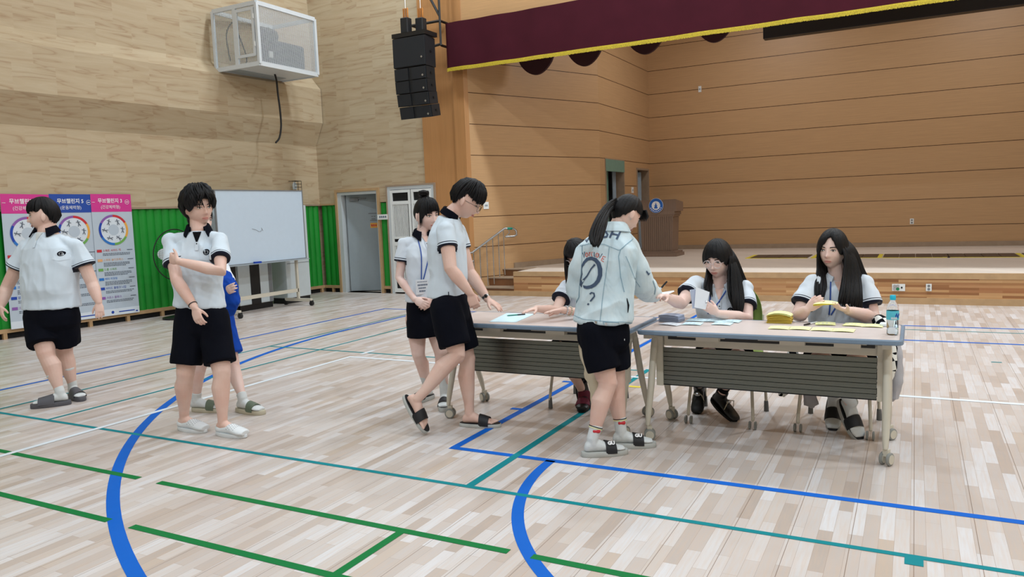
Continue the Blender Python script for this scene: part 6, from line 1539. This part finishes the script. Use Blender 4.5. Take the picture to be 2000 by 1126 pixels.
lockhair(I, [([(J(p)) for p in ((1108, 470, .0), (1102, 495, -.12), (1103, 525, -.14), (1106, 560, -.13))], [(J(p)) for p in ((1118, 465, .02), (1110, 495, -.08), (1112, 528, -.08), (1118, 572, -.10))], 9, .010, .006), ([(J(p)) for p in ((1140, 468, .02), (1152, 500, -.02), (1156, 540, -.0), (1158, 570, .0))], [(J(p)) for p in ((1148, 470, .05), (1164, 505, .04), (1170, 540, .06), (1170, 575, .06))], 12, .012, .007)])
for q, f_ in enumerate((.10, .22)):
    sh, el, wr, s = I['arms'][1]; w_ = wr.lerp(el, f_); dd = (wr - el).normalized(); b = MB(); x = dd.orthogonal().normalized(); y = dd.cross(x)
    for i in range(14): a = 2 * PI * i / 14; b.ell(w_ + (x * math.cos(a) + y * math.sin(a)) * .030, (.006, .006, .006), nu=8, nv=6)
    b.build('bracelet', 'cream' if q else 'silver', I['root'], 'all')

I = person(dict(seed=8, D=5.42, label='seated person with glasses and straight black hair reaching out a slip, holding white cards', phi=-16, lean=5, phip=-4, torso=(.180, .125), skin='skinp', arm=1.08, leg=1.05, neckr=.95, hk=1.12,
    head=(1402, 507, -.02, -36, 12), neck=(1405, 558, .02), chest=(1410, 612, .05), pelvis=(1420, 700, .12), armR=((1359, 553, -.02), (1330, 592, -.20), (1302, 580, -.40), (1284, 574, -.48), S(.2, -.7, -.3), (.5, .6)), armL=((1455, 563, .0), (1459, 622, -.16), (1402, 612, -.32), (1378, 596, -.34), S(-.5, .25, -.8), (.55, .5)),
    legR=((1405, 706, .08), V((-1.22, 5.05, .50)), dict(mid=onz(1366, 800, 0), phi=-22, pitch=38, sole=.024, sock=.09, sockmat='black_tee', shoe='maryjane')), legL=((1440, 706, .08), V((-1.02, 5.05, .50)), dict(mid=onz(1412, 816, 0), phi=32, pitch=30, sole=.024, sock=.10, sockmat='black_tee', shoe='maryjane')),
    top=dict(hem=(1416, 672, .1), sleeve=.60, sr=.070, flare=1.06, mat='polob', vdepth=.07, cmat='polob', buttons=(.01, .04), badge=(1426, 606), gap=34, drop=.07, cfl=.046, wr=.005), bottom=dict(r=.10, len=.85), closed=.35, glasses='clear', handk=.86, footk=.92))
haircap(I, [(-180, 124), (-140, 120), (-105, 110), (-80, 102), (-60, 100), (-42, 86), (-20, 73), (0, 72), (20, 74), (42, 86), (58, 96), (72, 84), (88, 92), (105, 108), (140, 120), (180, 124)], thick=.020, edge=.012, seed=23, ridge=.002, freq=34)
J = I['J']
lockhair(I, [([J(p) for p in ((1408, 484, -.02), (1424, 500, -.10), (1421, 535, -.12), (1422, 575, -.17), (1432, 604, -.18))], [J(p) for p in ((1424, 482, .03), (1439, 505, .0), (1455, 545, .02), (1470, 580, .0), (1484, 606, .04))], 34, .013, .007),
    ([J(p) for p in ((1412, 490, -.06), (1426, 515, -.10), (1428, 555, -.14), (1430, 590, -.17), (1436, 616, -.17))], [J(p) for p in ((1424, 490, -.02), (1440, 520, -.05), (1450, 560, -.10), (1452, 595, -.16), (1447, 622, -.17))], 22, .012, .006),
    ([J(p) for p in ((1384, 490, .02), (1380, 530, .04), (1376, 548, -.06), (1372, 562, -.12))], [J(p) for p in ((1396, 488, .06), (1394, 530, .07), (1390, 560, -.04), (1392, 580, -.10))], 14, .010, .006),
    ([J(p) for p in ((1388, 500, .08), (1390, 540, .09), (1392, 580, .12), (1396, 610, .14))], [J(p) for p in ((1428, 500, .08), (1450, 545, .10), (1462, 585, .12), (1474, 612, .14))], 20, .016, .006)])
lanyard(I, (1385, 612))
cd = thing('held_cards', pt(1365, 582, 5.02), 'fan of white slips held in the left hand of the girl with glasses', 'paper slip')
for q, (a, b, c_, d) in enumerate((((1347, 566), (1358, 564), (1364, 602), (1353, 602)), ((1349, 565), (1372, 564), (1370, 602), (1352, 602)), ((1359, 560), (1386, 570), (1378, 604), (1356, 600)))):
    dz = 5.035 - .006 * q; part(MB().prism([pt(*a, dz), pt(*b, dz), pt(*c_, dz), pt(*d, dz)], TC * .0015), 'slip', ['paperw', 'paperp', 'paperw'][q], cd)
sh, el, wr, s = I['arms'][1]; 
c = pt(1379, 590, 4.99); MB().tube([c - RS * .004, c + RS * .004], .0105, 12, False, False).build('finger_ring', 'silver', I['root'], True)

I = person(dict(seed=9, D=5.13, label='seated person with long wavy black hair at the table end, holding yellow slips', phi=-14, lean=2, phip=-4, torso=(.205, .135), skin='skinp', arm=1.16, leg=1.12, neckr=.95, hk=1.08,
    head=(1626, 488, .0, -42, 2, -2), neck=(1636, 544, .03), chest=(1640, 600, .05), pelvis=(1645, 700, .10), armR=((1588, 553, -.02), (1558, 618, -.10), (1576, 604, -.26), (1594, 592, -.31), S(.75, .1, -.5), (.6, .7)), armL=((1687, 553, .0), (1705, 620, -.08), (1655, 606, -.30), (1622, 596, -.36), S(-.1, .95, .1), (.35, .4)),
    legR=((1625, 705, .06), V((-.52, 5.03, .51)), dict(mid=onz(1655, 846, 0), phi=12, pitch=48, sole=.028, sock=.10, shoe='slide')), legL=((1668, 705, .06), V((-.30, 5.03, .51)), dict(mid=onz(1628, 830, 0), phi=-25, pitch=48, sole=.028, sock=.08, shoe='slide')),
    top=dict(hem=(1643, 672, .08), sleeve=.64, sr=.078, flare=1.05, mat='polob', vdepth=.075, cmat='polob', buttons=(.01, .04), gap=34, drop=.07, cfl=.046, wr=.005), bottom=dict(r=.11, len=.8), closed=.3, handk=.88))
haircap(I, [(-180, 124), (-140, 120), (-105, 112), (-80, 104), (-58, 100), (-40, 82), (-24, 58), (-10, 44), (0, 48), (20, 70), (40, 92), (58, 104), (80, 108), (105, 112), (140, 120), (180, 124)], thick=.019, edge=.012, seed=29, ridge=.002, freq=30)
J = I['J']
lockhair(I, [([J(p) for p in ((1632, 466, -.04), (1652, 490, -.09), (1650, 530, -.11), (1646, 570, -.17), (1650, 602, -.18))], [J(p) for p in ((1648, 464, .03), (1670, 488, .0), (1688, 530, .02), (1706, 562, .03), (1720, 590, .08))], 36, .014, .007),
    ([J(p) for p in ((1636, 470, -.08), (1650, 500, -.11), (1646, 540, -.13), (1640, 575, -.17), (1634, 596, -.18))], [J(p) for p in ((1648, 470, -.02), (1670, 505, -.05), (1680, 545, -.09), (1684, 580, -.16), (1684, 606, -.15))], 30, .013, .007),
    ([J(p) for p in ((1604, 466, -.04), (1597, 495, -.03), (1596, 525, -.02), (1590, 560, -.10), (1592, 585, -.14))], [J(p) for p in ((1612, 466, .02), (1602, 500, .04), (1610, 530, .04), (1614, 560, -.10), (1606, 586, -.14))], 24, .010, .006),
    ([J(p) for p in ((1604, 490, .08), (1600, 530, .09), (1596, 570, .12), (1600, 600, .14))], [J(p) for p in ((1656, 490, .07), (1680, 535, .10), (1700, 575, .12), (1716, 600, .14))], 24, .018, .006)])
lanyard(I, (1621, 614))
cd = thing('held_yellow_slips', pt(1612, 596, 4.8), 'bunch of yellow slips in the hands of the long haired girl', 'paper slip')
for q in range(4):
    z = .004 * q; a = [pt(1588, 597 - q, 4.80), pt(1600, 589 - q, 4.84), pt(1622, 588 - q * .4, 4.86), pt(1637, 590, 4.84), pt(1636, 594, 4.76), pt(1606, 594 - q * .5, 4.76)]
    part(MB().prism(a, (0, 0, .0012)), 'slip', 'papery' if q == 3 else 'yellow_l', cd)
# shoe of somebody just outside the left edge
t = onz(-14, 792, 0); d = heading(30); x = d.cross(V((0, 0, 1)))
mb = MB().loft([footring(t + V((0, 0, .02)), d, x, V((0, 0, 1)), a, w_, 0, z1) for a, w_, z0, z1 in FOOT])
o = mb.build('slide_sandal', 'slidek', None, True, tag=('dark shoe tip at the left edge of the photo beside the grey slides', 'shoe'))
